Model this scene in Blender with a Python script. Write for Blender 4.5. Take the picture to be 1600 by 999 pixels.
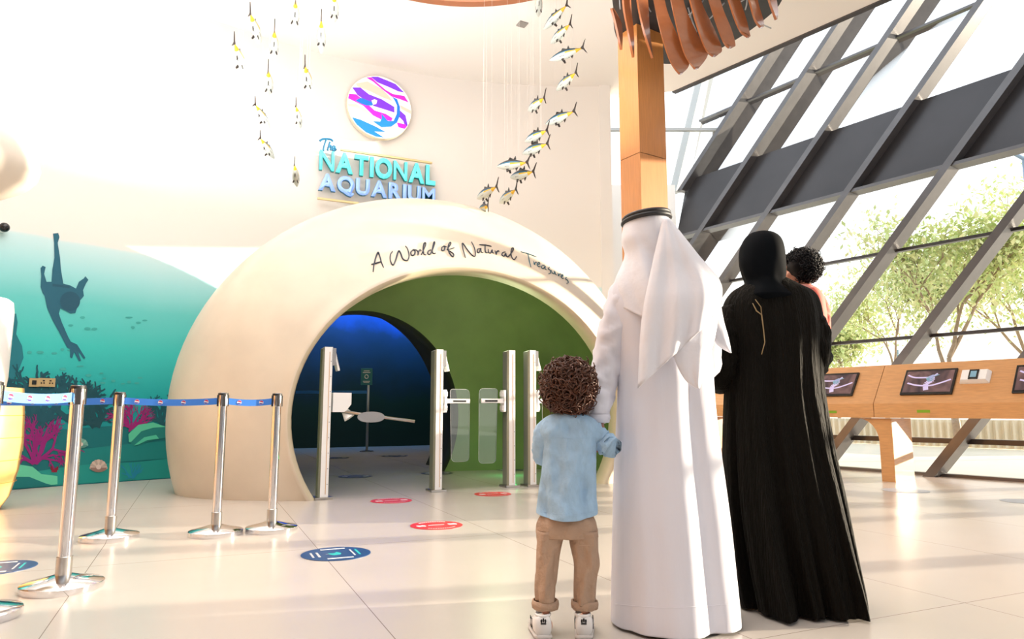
import bpy, bmesh, math, random
from mathutils import Vector, Matrix, noise
from mathutils.geometry import tessellate_polygon
PI = math.pi
sc = bpy.context.scene
for o in list(bpy.data.objects): bpy.data.objects.remove(o)
COL = sc.collection
# ------------------------------------------------------------------ camera, sky, sun, exposure
F = 1080.0; CX = 800.0; CY = 499.5
PIT = math.atan(142 / F); CZ = 0.9
cam = bpy.data.cameras.new('camera'); camo = bpy.data.objects.new('camera', cam); COL.objects.link(camo)
camo.location = (0, 0, CZ); camo.rotation_euler = (PI / 2 + PIT, 0, 0)
cam.sensor_width = 36; cam.lens = F / 1600 * 36; cam.clip_end = 300; cam.clip_start = 0.05
sc.camera = camo
sc.view_settings.view_transform = 'Standard'; sc.view_settings.look = 'None'
sc.view_settings.gamma = 1; sc.view_settings.use_curve_mapping = False
sc.view_settings.exposure = 0.44
w = bpy.data.worlds.new('sky'); sc.world = w; w.use_nodes = True
nt = w.node_tree; bg = nt.nodes['Background']
tc = nt.nodes.new('ShaderNodeTexCoord'); sp = nt.nodes.new('ShaderNodeSeparateXYZ'); cr = nt.nodes.new('ShaderNodeValToRGB')
nt.links.new(tc.outputs['Generated'], sp.inputs[0]); nt.links.new(sp.outputs['Z'], cr.inputs[0]); nt.links.new(cr.outputs[0], bg.inputs[0])
cr.color_ramp.elements[0].position = 0.0; cr.color_ramp.elements[0].color = (1.0, .93, .84, 1)
cr.color_ramp.elements[1].position = 0.45; cr.color_ramp.elements[1].color = (.84, .92, 1.0, 1)
bg.inputs[1].default_value = 1.45
SUNK = 7.2
sd = Vector((.985, .165, 1 / SUNK)).normalized()
sun = bpy.data.lights.new('sun', 'SUN'); sun.energy = 9.0; sun.angle = math.radians(0.55); sun.color = (1, .85, .66)
suno = bpy.data.objects.new('sun', sun); COL.objects.link(suno); suno.location = (30, 6, 8)
suno.rotation_euler = sd.to_track_quat('Z', 'Y').to_euler()
def area(name, loc, rot, size, energy, color, sy=None, spread=None):
    l = bpy.data.lights.new(name, 'AREA'); l.energy = energy; l.size = size; l.color = color
    if sy: l.shape = 'RECTANGLE'; l.size_y = sy
    if spread: l.spread = spread
    o = bpy.data.objects.new(name, l); COL.objects.link(o); o.location = loc; o.rotation_euler = rot; return o
area('ceiling_fill', (-2.5, 6.2, 6.45), (0, 0, 0), 5, 120, (1, .97, .93), 5)  # added soft fill under the ceiling, not a real fitting
area('ceiling_fill_front', (-1.0, 2.2, 6.45), (0, 0, 0), 3, 90, (1, .97, .95), 3)  # added fill that brightens the gate post fronts, no fitting here
area('upward_fill', (-2.0, 5.2, 3.8), (PI, 0, 0), 6, 300, (1, .98, .97), 6)  # added upward fill to whiten the ceiling, there is no cove
# ------------------------------------------------------------------ projection helpers (photo pixel -> place)
def ray(px, py):
    xc = (px - CX) / F; yc = (CY - py) / F
    return Vector((xc, math.cos(PIT) - yc * math.sin(PIT), math.sin(PIT) + yc * math.cos(PIT)))
CAM = Vector((0, 0, CZ))
def at_floor(px, py, z=0.0):
    d = ray(px, py); return CAM + d * ((z - CZ) / d.z)
def at_y(px, py, Y):
    d = ray(px, py); return CAM + d * (Y / d.y)
def at_plane(px, py, p, n):
    d = ray(px, py); return CAM + d * ((p - CAM).dot(n) / d.dot(n))
def zpx(py, Y): return at_y(CX, py, Y).z
def xpx(px, py, Y): return at_y(px, py, Y).x
# ------------------------------------------------------------------ materials
def mat(name, col, rough=.5, metal=0, noise_amt=0, nscale=8, bump=0, bscale=40, coat=0, trans=0, stretch=None, sheen=0, emis=None, spec=None, alpha=None):
    m = bpy.data.materials.new(name); m.use_nodes = True; t = m.node_tree; b = t.nodes['Principled BSDF']
    c = (*col, 1) if len(col) == 3 else col
    b.inputs['Base Color'].default_value = c; b.inputs['Roughness'].default_value = rough; b.inputs['Metallic'].default_value = metal
    if coat: b.inputs['Coat Weight'].default_value = coat; b.inputs['Coat Roughness'].default_value = .08
    if sheen: b.inputs['Sheen Weight'].default_value = sheen
    if spec is not None: b.inputs['Specular IOR Level'].default_value = spec
    if trans: b.inputs['Transmission Weight'].default_value = trans
    if emis: b.inputs['Emission Color'].default_value = (*emis[0], 1); b.inputs['Emission Strength'].default_value = emis[1]
    if alpha is not None: b.inputs['Alpha'].default_value = alpha
    if noise_amt or bump:
        co = t.nodes.new('ShaderNodeTexCoord'); mp = t.nodes.new('ShaderNodeMapping'); t.links.new(co.outputs['Object'], mp.inputs[0])
        if stretch: mp.inputs['Scale'].default_value = stretch
        if noise_amt:
            n = t.nodes.new('ShaderNodeTexNoise'); n.inputs['Scale'].default_value = nscale; n.inputs['Detail'].default_value = 5
            t.links.new(mp.outputs[0], n.inputs['Vector'])
            r = t.nodes.new('ShaderNodeValToRGB'); t.links.new(n.outputs[0], r.inputs[0])
            r.color_ramp.elements[0].position = .3; r.color_ramp.elements[1].position = .7
            r.color_ramp.elements[0].color = (*[max(0, x * (1 - noise_amt)) for x in c[:3]], 1)
            r.color_ramp.elements[1].color = (*[min(1, x * (1 + noise_amt)) for x in c[:3]], 1)
            t.links.new(r.outputs[0], b.inputs['Base Color'])
        if bump:
            n2 = t.nodes.new('ShaderNodeTexNoise'); n2.inputs['Scale'].default_value = bscale; n2.inputs['Detail'].default_value = 4
            t.links.new(mp.outputs[0], n2.inputs['Vector'])
            bp = t.nodes.new('ShaderNodeBump'); bp.inputs['Strength'].default_value = bump; bp.inputs['Distance'].default_value = .02
            t.links.new(n2.outputs[0], bp.inputs['Height']); t.links.new(bp.outputs[0], b.inputs['Normal'])
    return m
def srgb(r, g, b):
    f = lambda v: ((v / 255 + .055) / 1.055) ** 2.4 if v > 10 else v / 255 / 12.92
    return (f(r), f(g), f(b))
M = {}
M['white'] = mat('white_plaster', srgb(240, 237, 233), .75, noise_amt=.015, nscale=2)
M['ceiling'] = mat('ceiling_paint', srgb(244, 240, 236), .85)
M['plaster'] = mat('cream_plaster', srgb(212, 200, 182), .40, noise_amt=.08, nscale=1.6, bump=.08, bscale=5, coat=.12)
M['rimplaster'] = mat('rim_plaster', srgb(205, 192, 165), .5, noise_amt=.05, nscale=4)
M['green'] = mat('green_lit_plaster', srgb(122, 142, 84), .55, noise_amt=.14, nscale=1.5, bump=.08, bscale=4)  # green light inside the dome is partly put into this colour
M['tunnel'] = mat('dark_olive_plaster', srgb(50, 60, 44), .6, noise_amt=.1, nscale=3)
M['steel'] = mat('dark_painted_steel', srgb(98, 96, 97), .32, .45, noise_amt=.08, nscale=5)
M['spandrel'] = mat('dark_bronze_panel', srgb(62, 60, 62), .3, .3, noise_amt=.12, nscale=1.2)
M['palesteel'] = mat('pale_steel', srgb(170, 172, 172), .4, .1)
M['wood'] = mat('orange_beech_veneer', srgb(212, 158, 104), .38, noise_amt=.09, nscale=5, stretch=(1.5, 1.5, 14), coat=.2)
M['woodv'] = mat('orange_beech_veneer_upright', srgb(196, 130, 68), .38, noise_amt=.09, nscale=5, stretch=(14, 14, .8), coat=.2)
M['woodfin'] = mat('cherry_ply', srgb(158, 92, 52), .28, noise_amt=.06, nscale=5, stretch=(2, 2, 8), coat=.5)
M['black'] = mat('matt_black', (.012, .012, .014), .5, noise_amt=.2, nscale=9)
M['blackgloss'] = mat('gloss_black', (.01, .01, .012), .15)
M['chrome'] = mat('polished_chrome', (.74, .74, .76), .08, 1, noise_amt=.02)
M['brushed'] = mat('brushed_steel', (.48, .46, .44), .28, 1, noise_amt=.05)
M['belt'] = mat('blue_webbing', srgb(60, 130, 225), .5, noise_amt=.08, nscale=4, bump=.1, bscale=300)
M['beltlight'] = mat('light_blue_webbing', srgb(100, 165, 240), .5, noise_amt=.08, nscale=4, bump=.1, bscale=300)
M['powder'] = mat('white_powder_coat', srgb(248, 248, 248), .45)
M['greypost'] = mat('grey_green_aluminium', srgb(150, 156, 142), .35, .4)
M['grey'] = mat('mid_grey_plastic', srgb(150, 152, 155), .4)
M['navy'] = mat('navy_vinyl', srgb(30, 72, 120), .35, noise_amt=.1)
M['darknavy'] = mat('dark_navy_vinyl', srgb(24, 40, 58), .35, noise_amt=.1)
M['red'] = mat('red_vinyl', srgb(214, 52, 58), .35, noise_amt=.08)
M['vwhite'] = mat('white_vinyl', srgb(245, 245, 245), .4)
M['teal'] = mat('teal_print', srgb(40, 190, 190), .4)
M['palevinyl'] = mat('worn_grey_vinyl', srgb(175, 180, 190), .35)
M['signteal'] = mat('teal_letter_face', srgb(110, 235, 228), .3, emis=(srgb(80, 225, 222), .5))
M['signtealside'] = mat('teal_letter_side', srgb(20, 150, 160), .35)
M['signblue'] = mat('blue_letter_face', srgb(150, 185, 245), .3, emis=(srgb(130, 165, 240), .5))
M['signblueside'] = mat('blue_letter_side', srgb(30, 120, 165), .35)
M['cream'] = mat('cream_bar', srgb(240, 215, 160), .45)
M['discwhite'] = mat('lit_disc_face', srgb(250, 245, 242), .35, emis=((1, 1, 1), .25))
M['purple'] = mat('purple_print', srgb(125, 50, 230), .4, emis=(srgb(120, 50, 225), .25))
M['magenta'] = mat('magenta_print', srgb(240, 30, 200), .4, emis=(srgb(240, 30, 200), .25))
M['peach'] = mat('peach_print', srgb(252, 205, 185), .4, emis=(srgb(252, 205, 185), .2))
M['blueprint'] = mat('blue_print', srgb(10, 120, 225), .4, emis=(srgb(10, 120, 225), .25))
M['ink'] = mat('dark_ink_lettering', srgb(14, 28, 50), .5)
M['inkteal'] = mat('teal_ink_lettering', srgb(30, 90, 110), .5)
M['thobe'] = mat('white_cotton', srgb(220, 220, 230), .8, bump=.3, bscale=4, stretch=(2, 2, .5), sheen=.2)
M['scarf'] = mat('white_voile', srgb(226, 226, 234), .75, bump=.5, bscale=8, sheen=.2)
M['skin'] = mat('brown_skin', srgb(150, 90, 66), .5, noise_amt=.05, nscale=20)
M['skinlight'] = mat('light_brown_skin', srgb(215, 150, 122), .5, noise_amt=.05, nscale=20)
M['shirt'] = mat('light_blue_chambray', srgb(158, 190, 218), .85, noise_amt=.07, nscale=40, bump=.8, bscale=20, stretch=(1, 1, .6))
M['trousers'] = mat('tan_cotton', srgb(176, 148, 126), .85, noise_amt=.05, nscale=12, bump=.8, bscale=22)
M['leather'] = mat('white_leather', srgb(232, 230, 228), .45)
M['hair'] = mat('dark_brown_hair', srgb(82, 46, 28), .45, noise_amt=.3, nscale=30)
M['hairblack'] = mat('black_hair', srgb(12, 8, 11), .5, spec=.25, noise_amt=.3, nscale=30)
M['coral'] = mat('coral_pink_cotton', srgb(236, 120, 105), .8, noise_amt=.06, nscale=12, bump=.25, bscale=14)
M['abaya'] = mat('black_crepe', srgb(5, 4, 4), .7, bump=.9, bscale=22, stretch=(4.5, 4.5, .45), sheen=0, spec=.15)
M['abaya'].node_tree.nodes['Principled BSDF'].inputs['Specular Tint'].default_value = (1, .9, .72, 1)
M['hijab'] = mat('black_jersey', srgb(5, 8, 13), .85, bump=.1, bscale=9, spec=.1)
M['goldcord'] = mat('gold_edge', srgb(150, 125, 85), .5)
M['glass'] = None
def glassmat(name, tint=(1, 1, 1), alpha=.06):
    m = bpy.data.materials.new(name); m.use_nodes = True; t = m.node_tree; t.nodes.clear()
    o = t.nodes.new('ShaderNodeOutputMaterial'); mix = t.nodes.new('ShaderNodeMixShader'); a = t.nodes.new('ShaderNodeBsdfTransparent'); g = t.nodes.new('ShaderNodeBsdfGlossy')
    fr = t.nodes.new('ShaderNodeFresnel'); fr.inputs[0].default_value = 1.35
    mul = t.nodes.new('ShaderNodeMath'); mul.operation = 'ADD'; mul.inputs[1].default_value = alpha
    a.inputs[0].default_value = (*tint, 1); g.inputs['Roughness'].default_value = .02
    t.links.new(fr.outputs[0], mul.inputs[0]); t.links.new(mul.outputs[0], mix.inputs[0]); t.links.new(a.outputs[0], mix.inputs[1]); t.links.new(g.outputs[0], mix.inputs[2]); t.links.new(mix.outputs[0], o.inputs[0])
    return m
M['glass'] = glassmat('clear_glass', (.97, .985, .98), .0)
M['panelglass'] = glassmat('gate_glass', (.86, .92, .90), .05)
def simplemat(name, rgb, **k): return mat(name, srgb(*rgb), **({'rough': .6} | k))
# ------------------------------------------------------------------ mesh helpers
def root_of(o):
    while o.parent: o = o.parent
    return o
def obj(name, bm, m=None, parent=None, smooth=False, mats=None, recalc=True, center=True):
    if recalc: bmesh.ops.recalc_face_normals(bm, faces=bm.faces)
    me = bpy.data.meshes.new(name)
    o = bpy.data.objects.new(name, me); COL.objects.link(o)
    if parent is not None:
        r = root_of(parent); bmesh.ops.translate(bm, verts=bm.verts, vec=-r.location); o.parent = parent
        if parent is not r: pass
        elif r.type == 'MESH': pass
    elif center and bm.verts:
        xs = [v.co.x for v in bm.verts]; ys = [v.co.y for v in bm.verts]; zs = [v.co.z for v in bm.verts]
        c = Vector(((min(xs) + max(xs)) / 2, (min(ys) + max(ys)) / 2, min(zs)))
        bmesh.ops.translate(bm, verts=bm.verts, vec=-c); o.location = c
    if smooth:
        for f in bm.faces: f.smooth = True
    bm.to_mesh(me); bm.free()
    for x in (mats or [m]): me.materials.append(x)
    if smooth == 'auto':
        me.set_sharp_from_angle(angle=math.radians(40))
    return o
def thing(name, label, cat, loc, group=None):
    o = bpy.data.objects.new(name, None); COL.objects.link(o); o.location = loc; o.empty_display_size = .2
    return tag(o, label, cat, group)
def tag(o, label, cat, group=None, kind=None):
    o['label'] = label; o['category'] = cat
    if group: o['group'] = group
    if kind: o['kind'] = kind
    return o
def struct(o): o['kind'] = 'structure'; return o
def B(): return bmesh.new()
def quad(bm, pts, mi=0):
    f = bm.faces.new([bm.verts.new(p) for p in pts]); f.material_index = mi; return f
def box(bm, c, ax, ay, az, mi=0, bev=0):
    """box centred at c with half vectors"""
    c = Vector(c); ax, ay, az = Vector(ax), Vector(ay), Vector(az); vs = []
    for k in (-1, 1):
        for j in (-1, 1):
            for i in (-1, 1): vs.append(bm.verts.new(c + ax * i + ay * j + az * k))
    fs = [bm.faces.new([vs[i] for i in q]) for q in ((0, 1, 3, 2), (4, 5, 7, 6), (0, 1, 5, 4), (2, 3, 7, 6), (0, 2, 6, 4), (1, 3, 7, 5))]
    for f in fs: f.material_index = mi
    if bev:
        es = list({e for f in fs for e in f.edges}); bmesh.ops.bevel(bm, geom=es, offset=bev, segments=2, affect='EDGES', profile=.5)
    return fs
def abox(bm, x0, x1, y0, y1, z0, z1, bev=0, mi=0):
    return box(bm, ((x0 + x1) / 2, (y0 + y1) / 2, (z0 + z1) / 2), ((x1 - x0) / 2, 0, 0), (0, (y1 - y0) / 2, 0), (0, 0, (z1 - z0) / 2), mi, bev)
def loft(bm, rings, closed=True, cap0=False, cap1=False, mi=0, mif=None):
    vv = [[bm.verts.new(p) for p in r] for r in rings]; n = len(rings[0])
    for i in range(len(vv) - 1):
        for j in range(n if closed else n - 1):
            k = (j + 1) % n
            f = bm.faces.new((vv[i][j], vv[i][k], vv[i + 1][k], vv[i + 1][j])); f.material_index = mif(i, j) if mif else mi
    if cap0: bm.faces.new(vv[0][::-1]).material_index = mi
    if cap1: bm.faces.new(vv[-1]).material_index = mi
    return vv
def frame(t):
    t = t.normalized(); up = Vector((0, 0, 1)) if abs(t.z) < .9 else Vector((1, 0, 0))
    a = t.cross(up).normalized(); return a, a.cross(t).normalized()
def tube(bm, pts, rad, n=8, cap=True, mi=0):
    pts = [Vector(p) for p in pts]; N = len(pts)
    if not hasattr(rad, '__len__'): rad = [rad] * N
    rings = []; pa = None
    for i, p in enumerate(pts):
        t = pts[min(i + 1, N - 1)] - pts[max(i - 1, 0)]
        if t.length < 1e-7: t = Vector((0, 0, 1))
        if pa is None: a, b = frame(t)
        else:
            a = (pa - t.normalized() * pa.dot(t.normalized()))
            a = a.normalized() if a.length > 1e-6 else frame(t)[0]; b = a.cross(t.normalized()).normalized()
        pa = a
        rings.append([p + (a * math.cos(2 * PI * j / n) + b * math.sin(2 * PI * j / n)) * rad[i] for j in range(n)])
    loft(bm, rings, True, cap, cap, mi)
def lathe(bm, c, prof, n=32, mi=0, sx=1, sy=1, cap=True):
    c = Vector(c); rings = [[c + Vector((r * sx * math.cos(2 * PI * j / n), r * sy * math.sin(2 * PI * j / n), z)) for j in range(n)] for r, z in prof]
    loft(bm, rings, True, cap, cap, mi)
def ellipsoid(bm, c, r, seg=20, rings=12, rot=None):
    mt = Matrix.Translation(Vector(c)) @ (rot.to_4x4() if rot else Matrix()) @ Matrix.Diagonal((*r, 1))
    return bmesh.ops.create_uvsphere(bm, u_segments=seg, v_segments=rings, radius=1, matrix=mt)['verts']
def poly(bm, pts, mi=0):
    """triangulated simple polygon of 3D points"""
    vs = [bm.verts.new(p) for p in pts]
    for t in tessellate_polygon([[Vector(p) for p in pts]]):
        try: bm.faces.new([vs[i] for i in t]).material_index = mi
        except ValueError: pass
def poly2(bm, pts2, fn, mi=0, sub=0):
    """tessellate in 2D, map corners through fn"""
    vs = [bm.verts.new(fn(*p)) for p in pts2]; fs = []
    for t in tessellate_polygon([[Vector((p[0], p[1], 0)) for p in pts2]]):
        try: f = bm.faces.new([vs[i] for i in t]); f.material_index = mi; fs.append(f)
        except ValueError: pass
def crom(p, k=5):
    p = [Vector((*q, 0)) if len(q) == 2 else Vector(q) for q in p]; out = []
    q = [p[0]] + p + [p[-1]]
    for i in range(1, len(q) - 2):
        for s in range(k):
            t = s / k; a, b, c, d = q[i - 1:i + 3]
            out.append(.5 * ((2 * b) + (c - a) * t + (2 * a - 5 * b + 4 * c - d) * t * t + (3 * b - a - 3 * c + d) * t ** 3))
    out.append(p[-1]); return out
def prism(bm, pts, ext, mi=0):
    """solid from flat polygon pts extruded by vector ext"""
    ext = Vector(ext); a = [bm.verts.new(p) for p in pts]; b = [bm.verts.new(Vector(p) + ext) for p in pts]; n = len(pts)
    for t in tessellate_polygon([[Vector(p) for p in pts]]):
        try: bm.faces.new([a[i] for i in t]).material_index = mi; bm.faces.new([b[i] for i in t][::-1]).material_index = mi
        except ValueError: pass
    for i in range(n): bm.faces.new((a[i], a[(i + 1) % n], b[(i + 1) % n], b[i])).material_index = mi
# ------------------------------------------------------------------ the layout frame of the entrance
P0 = Vector((-2.07, 7.1, 0)); U = Vector((.896, .444, 0)).normalized(); V = Vector((-U.y, U.x, 0))
# curved wall: arc
AZ0 = math.radians(40); WR = 8.46
WP1 = Vector((-5.3, 8.6, 0)); WT = Vector((math.sin(AZ0), math.cos(AZ0), 0))
WC = WP1 + Vector((WT.y, -WT.x, 0)) * WR      # centre, to the right of the tangent
HC = 6.6
def wall_pt(az, z, off=0):
    n = Vector((math.cos(az), -math.sin(az), 0))      # towards the room
    p = WC - n * (WR - off); p.z = z; return p
def wall_hit(px, py, off=0):
    d = ray(px, py); r = WR - off; dx, dy = d.x, d.y; ox, oy = -WC.x, -WC.y
    a = dx * dx + dy * dy; b = 2 * (ox * dx + oy * dy); c = ox * ox + oy * oy - r * r
    t = (-b + math.sqrt(max(0, b * b - 4 * a * c))) / (2 * a); p = CAM + d * t
    if p.z < .012: p.z = .012
    return p
# ------------------------------------------------------------------ setting: floor
def floor_material():
    m = bpy.data.materials.new('beige_stone_tiles'); m.use_nodes = True; t = m.node_tree; b = t.nodes['Principled BSDF']
    co = t.nodes.new('ShaderNodeTexCoord'); mp = t.nodes.new('ShaderNodeMapping'); t.links.new(co.outputs['Object'], mp.inputs[0])
    mp.inputs['Rotation'].default_value = (0, 0, math.radians(-24.2)); mp.inputs['Location'].default_value = (.53, .35, 0)
    br = t.nodes.new('ShaderNodeTexBrick'); t.links.new(mp.outputs[0], br.inputs['Vector']); br.offset = 0.0
    br.inputs['Scale'].default_value = 1; br.inputs['Brick Width'].default_value = 1.29; br.inputs['Row Height'].default_value = 2.58
    br.inputs['Mortar Size'].default_value = .0022; br.inputs['Mortar Smooth'].default_value = .1
    n = t.nodes.new('ShaderNodeTexNoise'); n.inputs['Scale'].default_value = 1.1; n.inputs['Detail'].default_value = 3; t.links.new(mp.outputs[0], n.inputs['Vector'])
    r = t.nodes.new('ShaderNodeValToRGB'); t.links.new(n.outputs[0], r.inputs[0])
    r.color_ramp.elements[0].position = .3; r.color_ramp.elements[0].color = (*srgb(196, 188, 180), 1)
    r.color_ramp.elements[1].position = .7; r.color_ramp.elements[1].color = (*srgb(202, 193, 184), 1)
    t.links.new(r.outputs[0], br.inputs['Color1']); t.links.new(r.outputs[0], br.inputs['Color2']); br.inputs['Mortar'].default_value = (*srgb(138, 126, 116), 1)
    t.links.new(br.outputs[0], b.inputs['Base Color'])
    n2 = t.nodes.new('ShaderNodeTexNoise'); n2.inputs['Scale'].default_value = 1.5; n2.inputs['Detail'].default_value = 2; t.links.new(mp.outputs[0], n2.inputs['Vector'])
    mr = t.nodes.new('ShaderNodeMapRange'); mr.inputs['To Min'].default_value = .25; mr.inputs['To Max'].default_value = .28; t.links.new(n2.outputs[0], mr.inputs[0]); t.links.new(mr.outputs[0], b.inputs['Roughness'])
    return m
FN = Vector((.816, .578, 0)).normalized(); FH = Vector((-.578, .816, 0)).normalized()     # facade: outward normal, receding direction
FB = at_floor(1600, 753); LEAN = .30; FD = FN.dot(FB)
def fpt(s, z, off=0):
    """point on the facade: s metres along FH from FB, height z, off = inwards"""
    return FB + FH * s + FN * (LEAN * z - off) + Vector((0, 0, z))
FPN = Vector((FN.x, FN.y, -LEAN)).normalized()
def f_hit(px, py, off=0):
    p = at_plane(px, py, FB - FN * off, FPN); q = p - FB; return q.dot(FH), p.z
CORN = f_hit(1063, 371)[0]      # far end of the facade
bm = B(); fl = [fpt(-11, 0, -.1), fpt(CORN + .1, 0, -.1)]
quad(bm, [(-10, -6, 0), (fl[0].x, -6, 0), (fl[0].x, fl[0].y, 0), fl[1] * 1, (fl[1].x, 30, 0), (-10, 30, 0)])
floor = struct(obj('floor', bm, floor_material(), center=False))
# curved mural wall
def mural_material():
    m = bpy.data.materials.new('mural_wall_paint'); m.use_nodes = True; t = m.node_tree; b = t.nodes['Principled BSDF']; b.inputs['Roughness'].default_value = .7
    co = t.nodes.new('ShaderNodeTexCoord'); s = t.nodes.new('ShaderNodeSeparateXYZ'); t.links.new(co.outputs['Object'], s.inputs[0])
    n = t.nodes.new('ShaderNodeTexNoise'); n.inputs['Scale'].default_value = .7; n.inputs['Detail'].default_value = 3
    mp = t.nodes.new('ShaderNodeMapping'); mp.inputs['Scale'].default_value = (1, 1, .15); t.links.new(co.outputs['Object'], mp.inputs[0]); t.links.new(mp.outputs[0], n.inputs['Vector'])
    mr = t.nodes.new('ShaderNodeMapRange'); mr.inputs['To Min'].default_value = -.10; mr.inputs['To Max'].default_value = .16; t.links.new(n.outputs[0], mr.inputs[0])
    ad = t.nodes.new('ShaderNodeMath'); t.links.new(s.outputs['Z'], ad.inputs[0]); t.links.new(mr.outputs[0], ad.inputs[1])
    dv = t.nodes.new('ShaderNodeMath'); dv.operation = 'DIVIDE'; dv.inputs[1].default_value = 6.6; t.links.new(ad.outputs[0], dv.inputs[0])
    r = t.nodes.new('ShaderNodeValToRGB'); t.links.new(dv.outputs[0], r.inputs[0]); e = r.color_ramp.elements
    e[0].position = .08; e[0].color = (*srgb(0, 135, 144), 1)
    e[1].position = 1; e[1].color = (*srgb(240, 236, 231), 1)
    for p, c in ((.17, (15, 168, 170)), (.26, (60, 200, 195)), (.34, (105, 208, 206)), (.40, (165, 226, 230)), (.452, (206, 236, 240)), (.458, (240, 236, 231))):
        k = e.new(p); k.color = (*srgb(*c), 1)
    t.links.new(r.outputs[0], b.inputs['Base Color']); return m
bm = B(); AZA, AZB = math.radians(20), math.radians(92.5); N = 72
# opening for the tunnel
TV = 3.9
def in_hole(p):
    q = p - P0; t = q.dot(U); return -.42 < t < 3.0
zs = [0, 2.62, HC]
for i in range(N):
    a0 = AZA + (AZB - AZA) * i / N; a1 = AZA + (AZB - AZA) * (i + 1) / N
    for j in range(2):
        if j == 0 and in_hole(wall_pt((a0 + a1) / 2, 0)): continue
        quad(bm, [wall_pt(a0, zs[j]), wall_pt(a1, zs[j]), wall_pt(a1, zs[j + 1]), wall_pt(a0, zs[j + 1])])
bmesh.ops.remove_doubles(bm, verts=bm.verts, dist=.001)
wall = struct(obj('wall_mural', bm, mural_material(), smooth=True, center=False))
WE = wall_pt(AZB, 0)     # right end of the curved wall
bm = B(); abox(bm, WE.x - .02, WE.x + .18, WE.y - .04, WE.y + 3.2, 0, HC); struct(obj('wall_return', bm, M['white'], center=False))
# ceiling : bounded by edge parallel to the facade
def ceil_edge(px, py): return at_floor(px, py, HC)
e0 = ceil_edge(1050, 143); e1 = ceil_edge(1371, 2); ed = (e1 - e0).normalized(); e2 = e1 + ed * 12
bm = B(); T = Vector((0, 0, .35))
cp = [Vector((-10, -6, HC)), Vector((e2.x, -6, HC)), e2, e0, Vector((1.0, e0.y + 1.2, HC)), Vector((1.0, 15, HC)), Vector((-10, 15, HC))]
cp = [Vector((-10, -6, HC)), Vector((e2.x, e2.y - .01, HC)), e0, Vector((1.2, e0.y + .45, HC)), Vector((1.2, 15, HC)), Vector((-10, 15, HC))]
prism(bm, cp, T)
struct(obj('ceiling', bm, M['ceiling'], center=False))
bm = B(); nrm = Vector((ed.y, -ed.x, 0)); 
if nrm.dot(FN) < 0: nrm = -nrm
mid = (e0 + e2) / 2; L = (e2 - e0).length / 2
box(bm, mid + nrm * .05 + Vector((0, 0, .07)), ed * L, nrm * .05, Vector((0, 0, .09)))
struct(obj('trim_1', bm, M['steel'], center=False))
# left wall out of view, added in wood for its orange reflections
bm = B(); q0 = wall_pt(AZA, 0); abox(bm, -10, -9.8, -6, 9, 0, HC); struct(obj('wall_left_unseen', bm, M['wood'], center=False))
bm = B(); abox(bm, -10, 12, -6.2, -6, 0, HC); struct(obj('wall_back_unseen', bm, simplemat('slate_paint', (108, 112, 120)), center=False))  # unseen wall, added dark to cut frontal light and darken chrome reflections
# ------------------------------------------------------------------ facade
MW = Vector((.678, -.358, 1)); al = MW.dot(FH)             # lean of the mullions along the facade per metre of height
s_lo, z_lo = f_hit(1480, 259, .3); SPZ0 = z_lo; SPZ1 = f_hit(1276, 217)[1]
ZT = 9.6
def member(bm, s0, z0, z1, wd=.15, dp=.32, off=0, slope=None):
    k = al if slope is None else slope
    a, b = fpt(s0 + k * z0, z0, off), fpt(s0 + k * z1, z1, off)
    hw = FH * wd / 2; inn = -FN * dp
    ring = lambda p: [p - hw, p + hw, p + hw + inn, p - hw + inn]
    loft(bm, [ring(a), ring(b)], True, True, True)
OFFM = .32
ss = []
for px, py in ((1091, 363), (1206, 332), (1337, 297), (1494, 255)):
    s, z = f_hit(px, py, OFFM); ss.append(s - al * z)
for px, py in ((1399, 568), (1452, 743)):
    s, z = f_hit(px, py, OFFM); ss.append(s - al * z)
print('MULLION s0', [round(x, 2) for x in ss], 'al', al, 'corner', CORN, 'SP', SPZ0, SPZ1)
ss.sort(reverse=True)
step = (ss[0] - ss[-1]) / (len(ss) - 1)
first = ss[0]
mull = [first - step * i for i in range(-2, 14)]
wins = []
for i, s0 in enumerate(mull):
    bm = B(); z0, z1 = 0, ZT
    # clip at the far corner
    if s0 > CORN: z0 = (CORN - s0) / al
    if z0 >= SPZ1 + .5: continue
    member(bm, s0, max(0, z0), z1); o = struct(obj('window_%d' % (len(wins) + 1), bm, M['steel'], center=False)); wins.append(o)
    # transoms of this bay, child parts
S0 = min(mull) - 2
def hbar(z, hh, dp, off, m, name, s1=None):
    bm = B(); a, b = fpt(S0 - 3, z, off), fpt(s1 or CORN, z, off)
    up = Vector((0, 0, hh)) + FN * LEAN * hh; inn = -FN * dp
    ring = lambda p: [p, p + up, p + up + inn, p + inn]
    loft(bm, [ring(a), ring(b)], True, True, True); return struct(obj(name, bm, m, center=False))
hbar(SPZ0, SPZ1 - SPZ0, .10, .02, M['spandrel'], 'trim_2')
zt = lambda px, py: f_hit(px, py, .05)[1]
TRZ = [zt(1450, 518), zt(1430, 390), zt(1240, 145 + 0)]
print('transom z', TRZ, 'floor bar', zt(1500, 692))
z_hi = f_hit(1190, 150 + 0, .05)
hbar(zt(1500, 524), .05, .10, .0, M['spandrel'], 'trim_3')
hbar(zt(1450, 386), .05, .10, .0, M['spandrel'], 'trim_4')
hbar(zt(1450, 692), .07, .10, .0, M['spandrel'], 'trim_5')
hbar(zt(1432, 48), .05, .10, .0, M['steel'], 'trim_6')
hbar(0, .04, .12, .0, M['steel'], 'trim_7')
# ledge under the band
hbar(SPZ0 - .02, .06, .30, .0, M['steel'], 'trim_8')
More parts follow.
